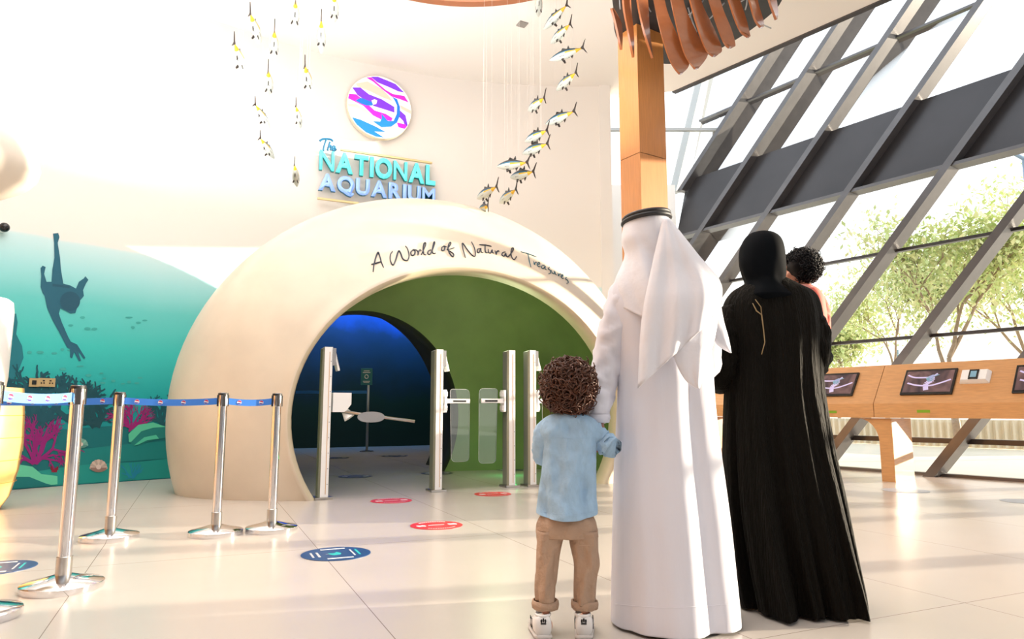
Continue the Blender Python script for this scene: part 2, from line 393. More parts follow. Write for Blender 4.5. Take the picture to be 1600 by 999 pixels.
# glass panes
bm = B(); quad(bm, [fpt(S0 - 3, 0, .02), fpt(CORN, 0, .02), fpt(CORN, ZT, .02), fpt(S0 - 3, ZT, .02)])
struct(obj('window_glass', bm, M['glass'], center=False))
# corner member and far facade
ctop = f_hit(1098, 140)
bm = B(); pa = fpt(CORN, 0); s1, z1 = ctop; s2, z2 = f_hit(1063, 290)
ksl = (s1 - s2) / (z1 - z2)
member(bm, s2 - ksl * z2, z2 - .2, ZT, .22, .2, 0, ksl); struct(obj('trim_9', bm, M['palesteel'], center=False))
cpnt = fpt(CORN, 4); YF = cpnt.y + .1
bm = B(); abox(bm, WE.x, cpnt.x + .1, YF, YF + .15, 0, zpx(289, YF)); struct(obj('wall_far', bm, M['white'], center=False))
bm = B(); abox(bm, WE.x, cpnt.x + 4.0, YF + .02, YF + .12, zpx(203, YF), zpx(203, YF) + .06); struct(obj('trim_10', bm, M['palesteel'], center=False))
bm = B(); quad(bm, [(WE.x, YF + .07, 3), (cpnt.x + 4, YF + .07, 3), (cpnt.x + 4, YF + .07, 11), (WE.x, YF + .07, 11)]); struct(obj('window_far', bm, M['glass'], center=False))
# ------------------------------------------------------------------ the dome entrance
T0 = 1.82; Z0 = .83; DD = 1.3; DB = 1.73; s_ = math.sqrt(1 - (DD / DB) ** 2); DA = 2.07 / s_; DC = 1.75 / s_
def ell_ring(v, a, b, tc=T0, zc=Z0, n=64):
    th = math.asin(min(.999, zc / b)); out = []
    for i in range(n + 1):
        q = -th + (PI + 2 * th) * i / n
        out.append(P0 + U * (tc + a * math.cos(q)) + V * v + Vector((0, 0, max(0, zc + b * math.sin(q)))))
    return out
def zk(v): q = min(1, max(0, v / 1.1)); return 1 + .075 * q * q * (3 - 2 * q)
def esc(v, B_=DB): return math.sqrt(max(0.0004, 1 - ((v - DD) / B_) ** 2))
dome = thing('dome_entrance', 'cream plaster dome with a wide arched opening and handwritten lettering above it', 'entrance', P0 + U * T0 + V * DD)
bm = B(); rings = []
for i in range(40):
    ph = PI * i / 39; v0 = DD - DB * math.cos(math.acos(DD / DB) + (PI * .985 - math.acos(DD / DB)) * i / 39)
    if v0 > 2.5: v0 = 2.5
    rings.append(ell_ring(v0, DA * esc(v0) * .995, DC * esc(v0) * zk(v0)))
    if v0 >= 2.5: break
rings = rings[::-1] + [ell_ring(-.012, 2.055, 1.735), ell_ring(-.018, 2.03, 1.71)]
# add a rounding
loft(bm, rings, False); obj('outer_shell', bm, M['plaster'], dome, smooth=True)
bm = B(); loft(bm, [ell_ring(-.018, 2.03, 1.71), ell_ring(-.012, 2.005, 1.685), ell_ring(.02, 1.985, 1.665), ell_ring(.20, 1.975, 1.655), ell_ring(.22, 2.02, 1.70)], False); obj('opening_rim', bm, M['rimplaster'], dome, smooth=True)
bm = B(); rings = [ell_ring(.20, 2.0, 1.68)]
for i in range(1, 13):
    v0 = .2 + 2.0 * i / 12; k = esc(v0) * .955; rings.append(ell_ring(v0, max(2.0, DA * k), max(1.68, DC * k)))
a0, b0 = DA * esc(2.2) * .955, DC * esc(2.2) * .955
BT, BZ, BA, BBb = 1.2, .80, 1.46, 1.53
for i in range(1, 9):
    k = i / 8; kk = k; mixf = lambda x, y: x + (y - x) * kk
    rings.append(ell_ring(2.2 + .33 * math.sin(k * PI / 2), mixf(a0, BA), mixf(b0, BBb), mixf(T0, BT), mixf(Z0, BZ)))
loft(bm, rings, False); obj('inner_shell', bm, M['green'], dome, smooth=True)
bm = B(); loft(bm, [ell_ring(2.53, BA, BBb, BT, BZ), ell_ring(2.56, BA - .02, BBb - .02, BT, BZ), ell_ring(2.80, BA - .03, BBb - .03, BT, BZ), ell_ring(2.84, BA + .02, BBb + .02, BT, BZ), ell_ring(2.90, BA + .16, BBb + .22, BT, BZ), ell_ring(TV + .02, BA + .16, BBb + .22, BT, BZ)], False); obj('tunnel_lining', bm, M['tunnel'], dome, smooth=True)
# dark room behind
def uv(t, v, z): return P0 + U * t + V * v + Vector((0, 0, z))
bm = B(); RZ = 4.2
quad(bm, [uv(-1, 10, 0), uv(6.2, 10, 0), uv(6.2, 10, RZ), uv(-1, 10, RZ)])
mm = bpy.data.materials.new('reef_mural'); mm.use_nodes = True; t = mm.node_tree; b = t.nodes['Principled BSDF']; b.inputs['Roughness'].default_value = .6
co = t.nodes.new('ShaderNodeTexCoord'); s = t.nodes.new('ShaderNodeSeparateXYZ'); t.links.new(co.outputs['Object'], s.inputs[0])
n = t.nodes.new('ShaderNodeTexNoise'); n.inputs['Scale'].default_value = .9; n.inputs['Detail'].default_value = 8; t.links.new(co.outputs['Object'], n.inputs['Vector'])
mr = t.nodes.new('ShaderNodeMapRange'); mr.inputs['To Min'].default_value = -.9; mr.inputs['To Max'].default_value = .9; t.links.new(n.outputs[0], mr.inputs[0])
ad = t.nodes.new('ShaderNodeMath'); t.links.new(s.outputs['Z'], ad.inputs[0]); t.links.new(mr.outputs[0], ad.inputs[1])
dv = t.nodes.new('ShaderNodeMath'); dv.operation = 'DIVIDE'; dv.inputs[1].default_value = 3.7; t.links.new(ad.outputs[0], dv.inputs[0])
r = t.nodes.new('ShaderNodeValToRGB'); t.links.new(dv.outputs[0], r.inputs[0]); e = r.color_ramp.elements
e[0].position = .05; e[0].color = (*srgb(8, 40, 22), 1); e[1].position = .97; e[1].color = (*srgb(20, 90, 210), 1)
for p, c in ((.3, (10, 50, 32)), (.42, (12, 48, 52)), (.6, (12, 60, 84)), (.78, (16, 66, 110)), (.9, (22, 90, 190))):
    k = e.new(p); k.color = (*srgb(*c), 1)
t.links.new(r.outputs[0], b.inputs['Base Color'])
struct(obj('wall_reef', bm, mm, center=False))
bm = B()
quad(bm, [uv(-1, TV, RZ), uv(3.3, TV, RZ), uv(6.2, 10, RZ), uv(-1, 10, RZ)]); quad(bm, [uv(-1, TV, 0), uv(-1, 10, 0), uv(-1, 10, RZ), uv(-1, TV, RZ)]); quad(bm, [uv(3.3, TV, 0), uv(6.2, 10, 0), uv(6.2, 10, RZ), uv(3.3, TV, RZ)])
quad(bm, [uv(-1, TV, 0), uv(-.42, TV, 0), uv(-.42, TV, RZ), uv(-1, TV, RZ)]); quad(bm, [uv(3.0, TV, 0), uv(3.3, TV, 0), uv(3.3, TV, RZ), uv(3.0, TV, RZ)]); quad(bm, [uv(-.42, TV, 2.66), uv(3.0, TV, 2.66), uv(3.0, TV, RZ), uv(-.42, TV, RZ)])
struct(obj('wall_dark_room', bm, simplemat('dark_paint', (28, 34, 38)), center=False))
def lampobj(name, kind, loc, energy, color, size=.3):
    l = bpy.data.lights.new(name, kind); l.energy = energy; l.color = color
    if kind == 'AREA': l.size = size
    else: l.shadow_soft_size = size
    o = bpy.data.objects.new(name, l); COL.objects.link(o); o.location = loc; return o
for k in (0, 1, 2):
    l = lampobj('reef_fill', 'AREA', uv(.6 + 2.0 * k, 8.9, 4.1), 52, (.12, .42, .95), 1.2); l.rotation_euler = (V * .75 - Vector((0, 0, .45))).to_track_quat('-Z', 'Y').to_euler()  # added blue fill to brighten the mural top, no fittings modelled
l = lampobj('reef_floor_fill', 'AREA', uv(2.5, 6.5, 4.15), 30, (1, .88, .58), 2.5)  # added warm fill for the dark room floor, no real lamp
lampobj('green_lamp', 'POINT', uv(3.05, 1.5, .25), 2.5, (.05, 1, .25), .04)
lampobj('dome_lamp', 'POINT', uv(2.6, .9, 1.9), 17, (.85, 1, .55), .3)
# ------------------------------------------------------------------ lettering on the dome
def dome_hit(px, py, off=.004):
    d = ray(px, py)
    def g(t):
        q = CAM + d * t - P0; v = q.dot(V)
        if v < .001: return 1
        e_ = esc(v); return ((q.dot(U) - T0) / (DA * e_ + off)) ** 2 + ((q.z - Z0) / (DC * e_ * zk(v) + off)) ** 2 - 1
    t = 5.0
    while g(t) > 0 and t < 12: t += .01
    a, b_ = t - .01, t
    for _ in range(14):
        m_ = (a + b_) / 2
        if g(m_) > 0: a = m_
        else: b_ = m_
    return CAM + d * (a - off * .6)
STROKES = [
 [[(105,295),(110,250),(125,190),(140,157),(150,175),(165,230),(180,265)], [(92,243),(125,235),(165,222)]],
 [[(243,150),(228,175),(228,215),(245,248),(262,225),(285,150),(300,160),(318,205),(350,215),(362,180),(350,130),(335,112)], [(392,138),(375,155),(380,178),(398,175),(405,150),(392,138),(420,142)], [(418,142),(428,160),(425,178)], [(425,170),(430,150),(442,140),(448,146)], [(448,175),(470,130),(482,95),(470,92),(462,130),(468,170),(485,175)], [(520,140),(502,145),(495,165),(510,172),(525,150),(545,90),(538,88),(528,140),(535,165),(552,163)]],
 [[(610,112),(595,125),(598,145),(612,142),(618,122),(610,112),(630,118)], [(632,140),(650,115),(662,92),(650,90),(640,130),(655,170),(675,190),(680,170),(655,150),(642,140),(685,125)]],
 [[(765,195),(755,160),(745,125),(742,95),(752,100),(780,140),(815,180),(835,182),(830,130),(808,82)], [(870,130),(852,135),(850,155),(862,160),(872,140),(875,130),(878,155),(892,158)], [(905,102),(905,140),(912,160),(925,158)], [(865,103),(910,106),(950,115)], [(928,135),(930,158),(945,162),(955,140),(958,160),(970,162)], [(975,145),(985,172),(987,156),(998,146),(1006,152)], [(1050,155),(1032,158),(1025,175),(1040,185),(1052,165),(1056,182),(1070,188),(1100,150),(1108,128),(1095,130),(1090,170),(1100,200),(1115,208),(1130,185)]],
 [[(1212,168),(1220,215),(1232,262)], [(1160,153),(1215,168),(1272,190)], [(1250,222),(1258,245),(1262,230),(1275,228)], [(1280,245),(1295,240),(1290,228),(1278,240),(1285,258),(1302,256)], [(1330,248),(1312,252),(1308,268),(1322,272),(1334,256),(1334,275),(1345,280)], [(1365,262),(1355,275),(1370,285),(1372,305),(1358,310)], [(1378,285),(1385,305),(1398,308),(1402,292),(1408,312),(1416,318)], [(1425,305),(1430,325),(1436,312),(1448,312)], [(1450,330),(1462,327),(1458,315),(1448,328),(1455,342),(1468,342)], [(1490,335),(1478,345),(1492,355),(1500,372),(1488,380)]]]
for wi, word in enumerate(STROKES):
    bm = B()
    for st in word:
        c = crom(st, 4); pts = [dome_hit(560 + p.x / 4.571, 360 + p.y / 4.571) for p in c]; n = len(pts)
        tube(bm, pts, [(.0085 if wi < 4 else .0065) * (.6 + .4 * math.sin(PI * i / (n - 1))) for i in range(n)], 6)
    obj('lettering', bm, M['ink'] if wi < 4 else M['inkteal'], dome, smooth=True)
# ------------------------------------------------------------------ mural art on the wall
def mural_px(pts, col, off, name, parent, scale=2.1733, ox=0, oy=320):
    """pts traced on the wall; subdivided so it follows the curve"""
    bm = B(); P = [(ox + x / scale, oy + y / scale) for x, y in pts]
    poly2(bm, P, lambda x, y: Vector((x, y, 0)))
    xs = [p[0] for p in P]
    x = math.floor(min(xs) / 12) * 12
    while x < max(xs):
        bmesh.ops.bisect_plane(bm, geom=bm.verts[:] + bm.edges[:] + bm.faces[:], plane_co=(x, 0, 0), plane_no=(1, 0, 0)); x += 12
    for v in bm.verts: v.co = wall_hit(v.co.x, v.co.y, off)
    return obj(name, bm, simplemat('mural_' + name, col), parent)
mroot = thing('wall_mural_art', 'teal painted underwater mural with a diver, corals and shells on the curved wall', 'mural', wall_hit(140, 755))
mural_px([(40,770),(90,745),(200,765),(330,755),(440,748),(520,752),(600,745),(620,950),(0,1000),(-20,900)], (0, 112, 118), .004, 'seabed_band', mroot)
mural_px([(230,835),(330,825),(420,815),(600,800),(620,860),(420,872),(330,885),(230,890)], (10, 132, 130), .007, 'seabed_band', mroot)
mural_px([(130,905),(230,890),(330,880),(460,875),(600,860),(640,945),(120,1000)], (20, 150, 142), .008, 'seabed_band', mroot)
mural_px([(20,400),(38,372),(55,370),(60,400),(55,440),(75,480),(80,520),(70,545),(60,570),(40,600),(30,640),(-10,700),(-10,420)], (20, 120, 135), .005, 'rock_shape', mroot)
mural_px([(0,935),(30,900),(60,882),(110,890),(140,915),(195,922),(195,950),(100,960),(0,975)], (104, 212, 172), .012, 'sand_mound', mroot)
mural_px([(0,955),(40,925),(100,925),(150,945),(190,960),(0,985)], (0, 118, 120), .015, 'sand_mound', mroot)
mural_px([(436,806),(442,770),(470,748),(515,742),(560,752),(572,790),(520,800),(460,820)], (24, 130, 125), .011, 'sand_mound', mroot)
mural_px([(436,780),(470,748),(520,740),(565,755),(520,758),(480,770),(446,806),(438,806)], (90, 205, 165), .014, 'sand_mound', mroot)
mural_px([(455,818),(490,790),(530,782),(540,795),(500,800),(470,815)], (80, 200, 165), .016, 'sand_mound', mroot)
mural_px([(180,98),(198,96),(202,110),(196,130),(204,180),(207,220),(215,268),(240,275),(258,285),(268,262),(285,250),(290,243),(300,255),(292,268),(282,290),(285,310),(272,325),(262,350),(256,368),(240,370),(222,360),(205,352),(200,370),(210,400),(232,450),(240,465),(262,475),(290,520),(285,524),(265,498),(275,530),(268,532),(252,500),(245,522),(238,518),(238,490),(228,485),(205,440),(180,395),(160,350),(152,310),(145,300),(138,280),(140,240),(138,215),(145,207),(155,212),(150,235),(158,262),(175,262),(178,220),(185,180),(184,130)], (28, 98, 122), .006, 'diver_silhouette', mroot)
mural_px([(238 + 34 * math.cos(k * PI / 12), 328 + 33 * math.sin(k * PI / 12)) for k in range(24)], (24, 84, 108), .0068, 'diver_head', mroot)
mural_px([(178, 268), (238, 276), (236, 284), (178, 277)], (24, 84, 108), .0068, 'diver_belt', mroot)
rnd = random.Random(5)
def coral(base, hgt, spread, col, off, seed, name, width=5, depth=5):
    r = random.Random(seed); bm = B()
    def rib(a, b, w0, w1):
        d = Vector((b[0] - a[0], b[1] - a[1])); n = Vector((-d.y, d.x)); n.normalize()
        ps = [(a[0] - n.x * w0, a[1] - n.y * w0), (a[0] + n.x * w0, a[1] + n.y * w0), (b[0] + n.x * w1, b[1] + n.y * w1), (b[0] - n.x * w1, b[1] - n.y * w1)]
        f = [bm.verts.new(wall_hit(*p, off)) for p in ps]; bm.faces.new(f)
        k = [(b[0] + w1 * math.cos(q * PI / 4), b[1] + w1 * math.sin(q * PI / 4)) for q in range(8)]; bm.faces.new([bm.verts.new(wall_hit(*p, off + .0005)) for p in k])
    def grow(p, ang, L, wd, dep):
        for s in range(3):
            a2 = ang + r.uniform(-.25, .25); q = (p[0] + math.sin(a2) * L / 3, p[1] - math.cos(a2) * L / 3); rib(p, q, wd, wd * .93); p = q; wd *= .93
            if dep > 0 and r.random() < .75: grow(p, a2 + r.choice((-1, 1)) * r.uniform(.4, .9), L * r.uniform(.5, .75), wd * .75, dep - 1)
        if dep > 0: grow(p, ang + r.uniform(-.4, .4), L * .6, wd * .8, dep - 1)
    for k in range(spread):
        grow((base[0] + r.uniform(-4, 4), base[1]), -1.0 + 2.0 * (k + .5) / spread, hgt * .45, width / 2, depth)
    return obj(name, bm, simplemat('mural_' + name, col), mroot, recalc=False)
coral((60, 668), 100, 5, (8, 82, 98), .0065, 3, 'dark_coral', 11, 3)
coral((118, 668), 80, 4, (8, 78, 92), .0062, 8, 'dark_coral', 11, 3)
coral((148, 668), 45, 3, (6, 72, 84), .0066, 9, 'dark_coral', 9, 2)
coral((255, 665), 50, 4, (8, 88, 100), .0064, 12, 'dark_coral', 7, 3)
coral((55, 725), 78, 6, (150, 20, 120), .0105, 4, 'purple_coral', 5.5, 3)
coral((205, 675), 52, 6, (160, 24, 120), .0108, 6, 'purple_coral', 3, 3)
coral((205, 748), 34, 6, (20, 140, 175), .0125, 15, 'sea_grass', 2, 1)
coral((86, 738), 12, 4, (150, 25, 60), .0128, 17, 'red_coral', 4, 1)
def mshell(cx, cy, r, col, col2, name):
    bm = B(); c = wall_hit(cx, cy, .012)
    for k in range(9):
        a0, a1 = PI * (1.08 * k / 9 - .04), PI * (1.08 * (k + 1) / 9 - .04); am = (a0 + a1) / 2
        ps = [(cx, cy)] + [(cx + r * (1 if q in (0, 4) else 1.06) * math.cos(a0 + (a1 - a0) * q / 4), cy - r * (1 if q in (0, 4) else 1.06) * math.sin(a0 + (a1 - a0) * q / 4)) for q in range(5)]
        f = bm.faces.new([bm.verts.new(wall_hit(*p, .014)) for p in ps]); f.material_index = k % 2
    o = obj(name, bm, None, mroot, mats=[simplemat('shell_a', col), simplemat('shell_b', tuple(int(c * .88) for c in col))], recalc=False)
    bm = B(); ps = [(cx + r * 1.0 * math.cos(q * PI / 12), cy + r * .55 * math.sin(q * PI / 12) - 1) for q in range(13)]
    bm.faces.new([bm.verts.new(wall_hit(*p, .0145)) for p in ps]); obj(name, bm, simplemat('shell_c', col2), mroot, recalc=False)
    bm = B(); ps = [(cx + r * .3 * math.cos(q * PI / 8), cy - r * .15 + r * .3 * math.sin(q * PI / 8)) for q in range(16)]
    bm.faces.new([bm.verts.new(wall_hit(*p, .0155)) for p in ps]); obj('pearl', bm, simplemat('pearl', (225, 205, 195)), mroot, recalc=False)
mshell(154, 732, 13, (214, 192, 178), (150, 120, 110), 'clam_shell')
mshell(127, 696, 10, (130, 190, 175), (90, 150, 140), 'clam_shell')
mfs = simplemat('mural_fish', (60, 172, 168))
for k in range(26):
    bm = B()
    cx, cy = (rnd.uniform(45, 130), rnd.uniform(540, 590)) if k < 8 else ((rnd.uniform(110, 240), rnd.uniform(495, 515)) if k < 16 else (rnd.uniform(130, 220), rnd.uniform(580, 600)))
    a, b_ = rnd.uniform(3, 6), rnd.uniform(1.2, 2.4); ps = [(cx + a * math.cos(q * PI / 6), cy + b_ * math.sin(q * PI / 6)) for q in range(12)]
    bm.faces.new([bm.verts.new(wall_hit(*p, .0045)) for p in ps]); obj('fish_silhouette', bm, mfs, mroot, recalc=False)
# sockets
def socket(px, py, w, h, kind, label):
    r = thing('wall_socket', label, 'socket', wall_hit(px, py + h / 2)); p = wall_hit(px, py); az = math.atan2(-(p - WC).x, 1)
    n = (WC - p); n.z = 0; n.normalize(); tt = Vector((-n.y, n.x, 0)); d = p.length / F
    bm = B(); box(bm, p + n * .022, tt * w * d / 2, n * .006, Vector((0, 0, h * d / 2)), bev=.002); obj('face_plate', bm, simplemat('sand_plastic', (196, 168, 120)), r)
    bm = B()
    if kind == 1: box(bm, p + n * .03, tt * w * d * .22, n * .002, Vector((0, 0, h * d * .25)))
    else:
        for s in (-1, 1):
            for q in (-1, 1): box(bm, p + n * .03 + tt * (s * w * .25 + q * w * .08) * d + Vector((0, 0, -h * .08 * d)), tt * w * d * .035, n * .002, Vector((0, 0, h * d * .07)))
            box(bm, p + n * .03 + tt * s * w * .2 * d + Vector((0, 0, h * d * .2)), tt * w * d * .06, n * .002, Vector((0, 0, h * d * .07)))
    obj('socket_holes', bm, M['black'], r)
socket(52, 598, 11, 11, 1, 'small square sand coloured wall outlet with one black opening')
socket(72, 598, 19, 11, 2, 'sand coloured double wall socket right of the small square outlet')
socket(24, 698, 16, 12, 2, 'sand coloured double wall socket low on the mural by the golden desk')
# ------------------------------------------------------------------ sign on the wall
sl, sr = wall_hit(497, 268, .02), wall_hit(677, 292, .02); sx = (sr - sl); sx.z = 0; SW = sx.length; sx.normalize(); sn = Vector((sx.y, -sx.x, 0))
if sn.y > 0: sn = -sn
zN0, zN1 = (wall_hit(497, 270).z + wall_hit(672, 292).z) / 2, (wall_hit(497, 239).z + wall_hit(672, 263).z) / 2
zA0, zA1 = (wall_hit(497, 303).z + wall_hit(672, 320).z) / 2, (wall_hit(497, 277).z + wall_hit(672, 295).z) / 2
sbase = sl.copy(); sbase.z = 0; sign_root = thing('aquarium_sign', 'wall sign with raised teal and blue letters between two thin cream bars', 'sign', Vector((sl.x, sl.y, zA0)))
def glyph(ch, bold=.018):
    if ch in 'MN': bold = min(bold, .022)
    c = bpy.data.curves.new('t', 'FONT'); c.body = ch; c.size = 1; c.offset = bold; c.extrude = 0; c.resolution_u = 4
    o = bpy.data.objects.new('t', c); COL.objects.link(o); bpy.context.view_layer.update()
    me = bpy.data.meshes.new_from_object(o); bpy.data.objects.remove(o)
    b_ = bmesh.new(); b_.from_mesh(me); bpy.data.meshes.remove(me); return b_
def word(text, z0, z1, x0, x1, face, side, dep=.07, standoff=.05, parent=None, name='letter', bold=.042):
    gl = [glyph(c, bold) for c in text]; ext = [(min(v.co.x for v in g.verts), max(v.co.x for v in g.verts)) for g in gl]
    H = max(v.co.y for v in gl[0].verts) - min(v.co.y for v in gl[0].verts); y0 = min(v.co.y for v in gl[0].verts)
    gap = .07; tot = sum(b - a for a, b in ext) + gap * (len(text) - 1); kx = (x1 - x0) / tot; kz = (z1 - z0) / H; x = x0
    for g, (a, b) in zip(gl, ext):
        bmesh.ops.dissolve_limit(g, angle_limit=.01, verts=g.verts, edges=g.edges)
        fs = g.faces[:]
        r = bmesh.ops.extrude_face_region(g, geom=fs); nv = {e for e in r['geom'] if isinstance(e, bmesh.types.BMVert)}
        newf = {e for e in r['geom'] if isinstance(e, bmesh.types.BMFace)}
        for v in g.verts:
            q = v.co.copy(); off = standoff + (dep if v in nv else 0)
            p = sl + sx * (x + (q.x - a) * kx) + sn * off; p.z = z0 + (q.y - y0) * kz; v.co = p
        for f in g.faces: f.material_index = 0 if f in newf else 1
        obj(name, g, None, parent, mats=[face, side]); x += (b - a + gap) * kx
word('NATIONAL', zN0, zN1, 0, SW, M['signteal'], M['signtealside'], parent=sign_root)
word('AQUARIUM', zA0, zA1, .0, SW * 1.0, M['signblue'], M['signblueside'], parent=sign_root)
spl = lambda px, py, off=.09: at_plane(px, py, sl + sn * off, sn)
def bar(pa, pb, r, m, name):
    bm = B(); a, b = spl(*pa), spl(*pb); d = (b - a).normalized(); u = sn.cross(d).normalized()
    box(bm, (a + b) / 2, (b - a) / 2, sn * .02, u * r, bev=.004); obj(name, bm, m, sign_root)
bar((532, 234), (675, 255), .016, M['cream'], 'divider_bar'); bar((496, 310), (560, 318), .016, M['cream'], 'divider_bar')
for st in ([[(482,668),(500,658),(535,660),(545,670)], [(515,660),(505,690),(500,715)]], [[(532,672),(524,700),(520,712)], [(522,702),(532,690),(537,695),(536,712)]], [[(542,705),(556,700),(550,692),(543,703),(549,713),(562,706)]]):
    bm = B()
    for q in st:
        pts = [spl(340 + p.x / 3.028, p.y / 3.028, .07) for p in crom(q, 4)]; tube(bm, pts, .018, 8)
    obj('letter', bm, M['signblueside'], sign_root, smooth=True)
# round logo
dc_ = wall_hit(591, 172, .02); az_n = (WC - dc_); az_n.z = 0; az_n.normalize(); dt = Vector((-az_n.y, az_n.x, 0))
if dt.x < 0: dt = -dt
DR = .535; lg = thing('round_logo', 'round white wall disc with a purple, magenta and blue dolphin wave design', 'sign', dc_ - Vector((0, 0, DR)))
def disc(bm, c, n, t, r0, r1, d0, d1, N=64):
    up = Vector((0, 0, 1)); ring = lambda r, d: [c + n * d + (t * math.cos(2 * PI * k / N) + up * math.sin(2 * PI * k / N)) * r for k in range(N)]
    loft(bm, [ring(r0, d0), ring(r1, d1)], True, True, True)
bm = B(); disc(bm, dc_, az_n, dt, DR, DR, .03, .12); obj('disc_body', bm, simplemat('disc_edge', (222, 212, 190)), lg)
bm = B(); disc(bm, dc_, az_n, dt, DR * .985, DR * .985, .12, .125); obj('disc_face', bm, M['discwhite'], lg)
fc = dc_ + az_n * .126
def art(pts, m, lay, name):
    bm = B(); out = []
    for x, y in pts:
        p = at_plane(530 + x / 4.541, 110 + y / 4.541, fc + az_n * lay * .0012, az_n); d = p - fc
        if d.length > DR * .975: p = fc + d * (DR * .975 / d.length)
        out.append(p + az_n * lay * .0012)
    poly(bm, out); obj(name, bm, M[m], lg, recalc=False)
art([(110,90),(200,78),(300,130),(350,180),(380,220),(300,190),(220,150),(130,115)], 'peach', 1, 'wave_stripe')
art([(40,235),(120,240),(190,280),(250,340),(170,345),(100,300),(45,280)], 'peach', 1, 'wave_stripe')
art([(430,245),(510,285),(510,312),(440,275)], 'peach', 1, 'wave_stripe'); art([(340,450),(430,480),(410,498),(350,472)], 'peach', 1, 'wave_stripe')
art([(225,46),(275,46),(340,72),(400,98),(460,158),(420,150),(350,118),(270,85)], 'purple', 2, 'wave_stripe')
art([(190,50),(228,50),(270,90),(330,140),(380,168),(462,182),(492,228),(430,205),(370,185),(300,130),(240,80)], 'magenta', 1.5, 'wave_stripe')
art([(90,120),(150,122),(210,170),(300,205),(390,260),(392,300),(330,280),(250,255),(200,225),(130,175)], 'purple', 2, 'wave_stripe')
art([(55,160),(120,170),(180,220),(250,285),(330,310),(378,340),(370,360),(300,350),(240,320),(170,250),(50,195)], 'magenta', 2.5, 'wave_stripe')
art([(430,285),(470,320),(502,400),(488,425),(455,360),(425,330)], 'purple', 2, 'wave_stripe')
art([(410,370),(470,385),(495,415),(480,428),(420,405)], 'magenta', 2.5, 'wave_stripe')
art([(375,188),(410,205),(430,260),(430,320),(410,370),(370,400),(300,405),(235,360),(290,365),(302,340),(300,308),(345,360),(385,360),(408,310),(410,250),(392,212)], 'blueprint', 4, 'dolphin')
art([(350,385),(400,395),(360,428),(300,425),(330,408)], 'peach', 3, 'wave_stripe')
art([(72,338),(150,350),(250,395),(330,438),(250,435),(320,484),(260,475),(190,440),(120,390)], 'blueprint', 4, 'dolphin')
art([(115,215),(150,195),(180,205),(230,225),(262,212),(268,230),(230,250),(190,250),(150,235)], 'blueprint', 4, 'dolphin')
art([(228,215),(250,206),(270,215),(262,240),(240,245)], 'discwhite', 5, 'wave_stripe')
# ------------------------------------------------------------------ hanging fish
def fish_meshes():
    L = 1.0; bm = B(); prof = [(-.40, .012, .012), (-.34, .022, .028), (-.25, .045, .062), (-.12, .078, .105), (.02, .098, .130), (.15, .098, .128), (.27, .082, .105), (.37, .058, .072), (.44, .034, .042), (.485, .012, .016), (.5, .003, .003)]
    n = 20; rings = [[Vector((x, a * math.cos(2 * PI * (j + .5) / n), b * math.sin(2 * PI * (j + .5) / n) - .01)) for j in range(n)] for x, a, b in prof]
    def mi(i, j):
        ang = (j + 1) / n * 360; ang = abs(((ang + 90) % 360) - 180)     # 0 = top
        if ang < 58: return 0
        if i < 2: return 2
        if ang < 84: return 1
        if ang < 105 and i < 4: return 2
        return 3
    loft(bm, rings, True, True, True, mif=mi)
    def plate(pts, th=.009, tilt=None):
        b_ = B(); q = [Vector((x, 0, z)) for x, z in pts]; prism(b_, [p + Vector((0, -th, 0)) for p in q], (0, 2 * th, 0))
        if tilt is not None: bmesh.ops.transform(b_, verts=b_.verts, matrix=tilt)
        return b_
    tail = plate([(-.38, .012), (-.44, .06), (-.50, .16), (-.545, .21), (-.49, .07), (-.465, 0), (-.49, -.07), (-.545, -.20), (-.50, -.15), (-.44, -.05), (-.38, -.012)])
    dors = plate([(.16, .10), (.10, .185), (.03, .15), (-.02, .125), (-.07, .20), (-.09, .12), (-.02, .08), (.1, .1)])
    anal = plate([(-.08, -.08), (-.12, -.19), (-.16, -.13), (-.17, -.065)])
    mkt = lambda s: Matrix.Translation((.13, s * .085, -.06)) @ Matrix.Rotation(-s * math.radians(50), 4, 'X')
    pl = [plate([(.05, .0), (0, -.045), (-.19, -.11), (-.08, .0)], tilt=mkt(s)) for s in (1, -1)]
    pv = [plate([(.04, 0), (.0, -.10), (-.045, -.10), (-.03, 0)], tilt=Matrix.Translation((.12, s * .04, -.115)) @ Matrix.Rotation(s * math.radians(18), 4, 'X')) for s in (1, -1)]
    return bm, tail, dors, anal, pl, pv
fb, ft, fd, fa, fpl, fpv = fish_meshes()
mdark = simplemat('fish_black', (20, 20, 22), rough=.3); mblue = simplemat('fish_blue', (10, 96, 130), rough=.3); myel = simplemat('fish_yellow', (214, 168, 24), rough=.3); mwh = simplemat('fish_white', (190, 196, 190), rough=.3); mfin = simplemat('fish_fin', (34, 22, 18), rough=.5)
wirem = simplemat('nylon_wire', (225, 222, 216), rough=.3)
def mk(bm, name, ms, smooth=False):
    bmesh.ops.recalc_face_normals(bm, faces=bm.faces)
    for f in bm.faces: f.smooth = smooth
    me = bpy.data.meshes.new(name); bm.to_mesh(me); bm.free()
    for m in ms: me.materials.append(m)
    return me
FM = [('body', mk(fb, 'fish_body', [mdark, mblue, myel, mwh], True)), ('tail_fin', mk(ft, 'fish_tail', [mfin])), ('dorsal_fin', mk(fd, 'fish_dorsal', [mdark])), ('anal_fin', mk(fa, 'fish_anal', [mfin]))] + [('pectoral_fin', mk(x, 'fish_pect', [mdark])) for x in fpl] + [('pelvic_fin', mk(x, 'fish_pelv', [mfin])) for x in fpv]
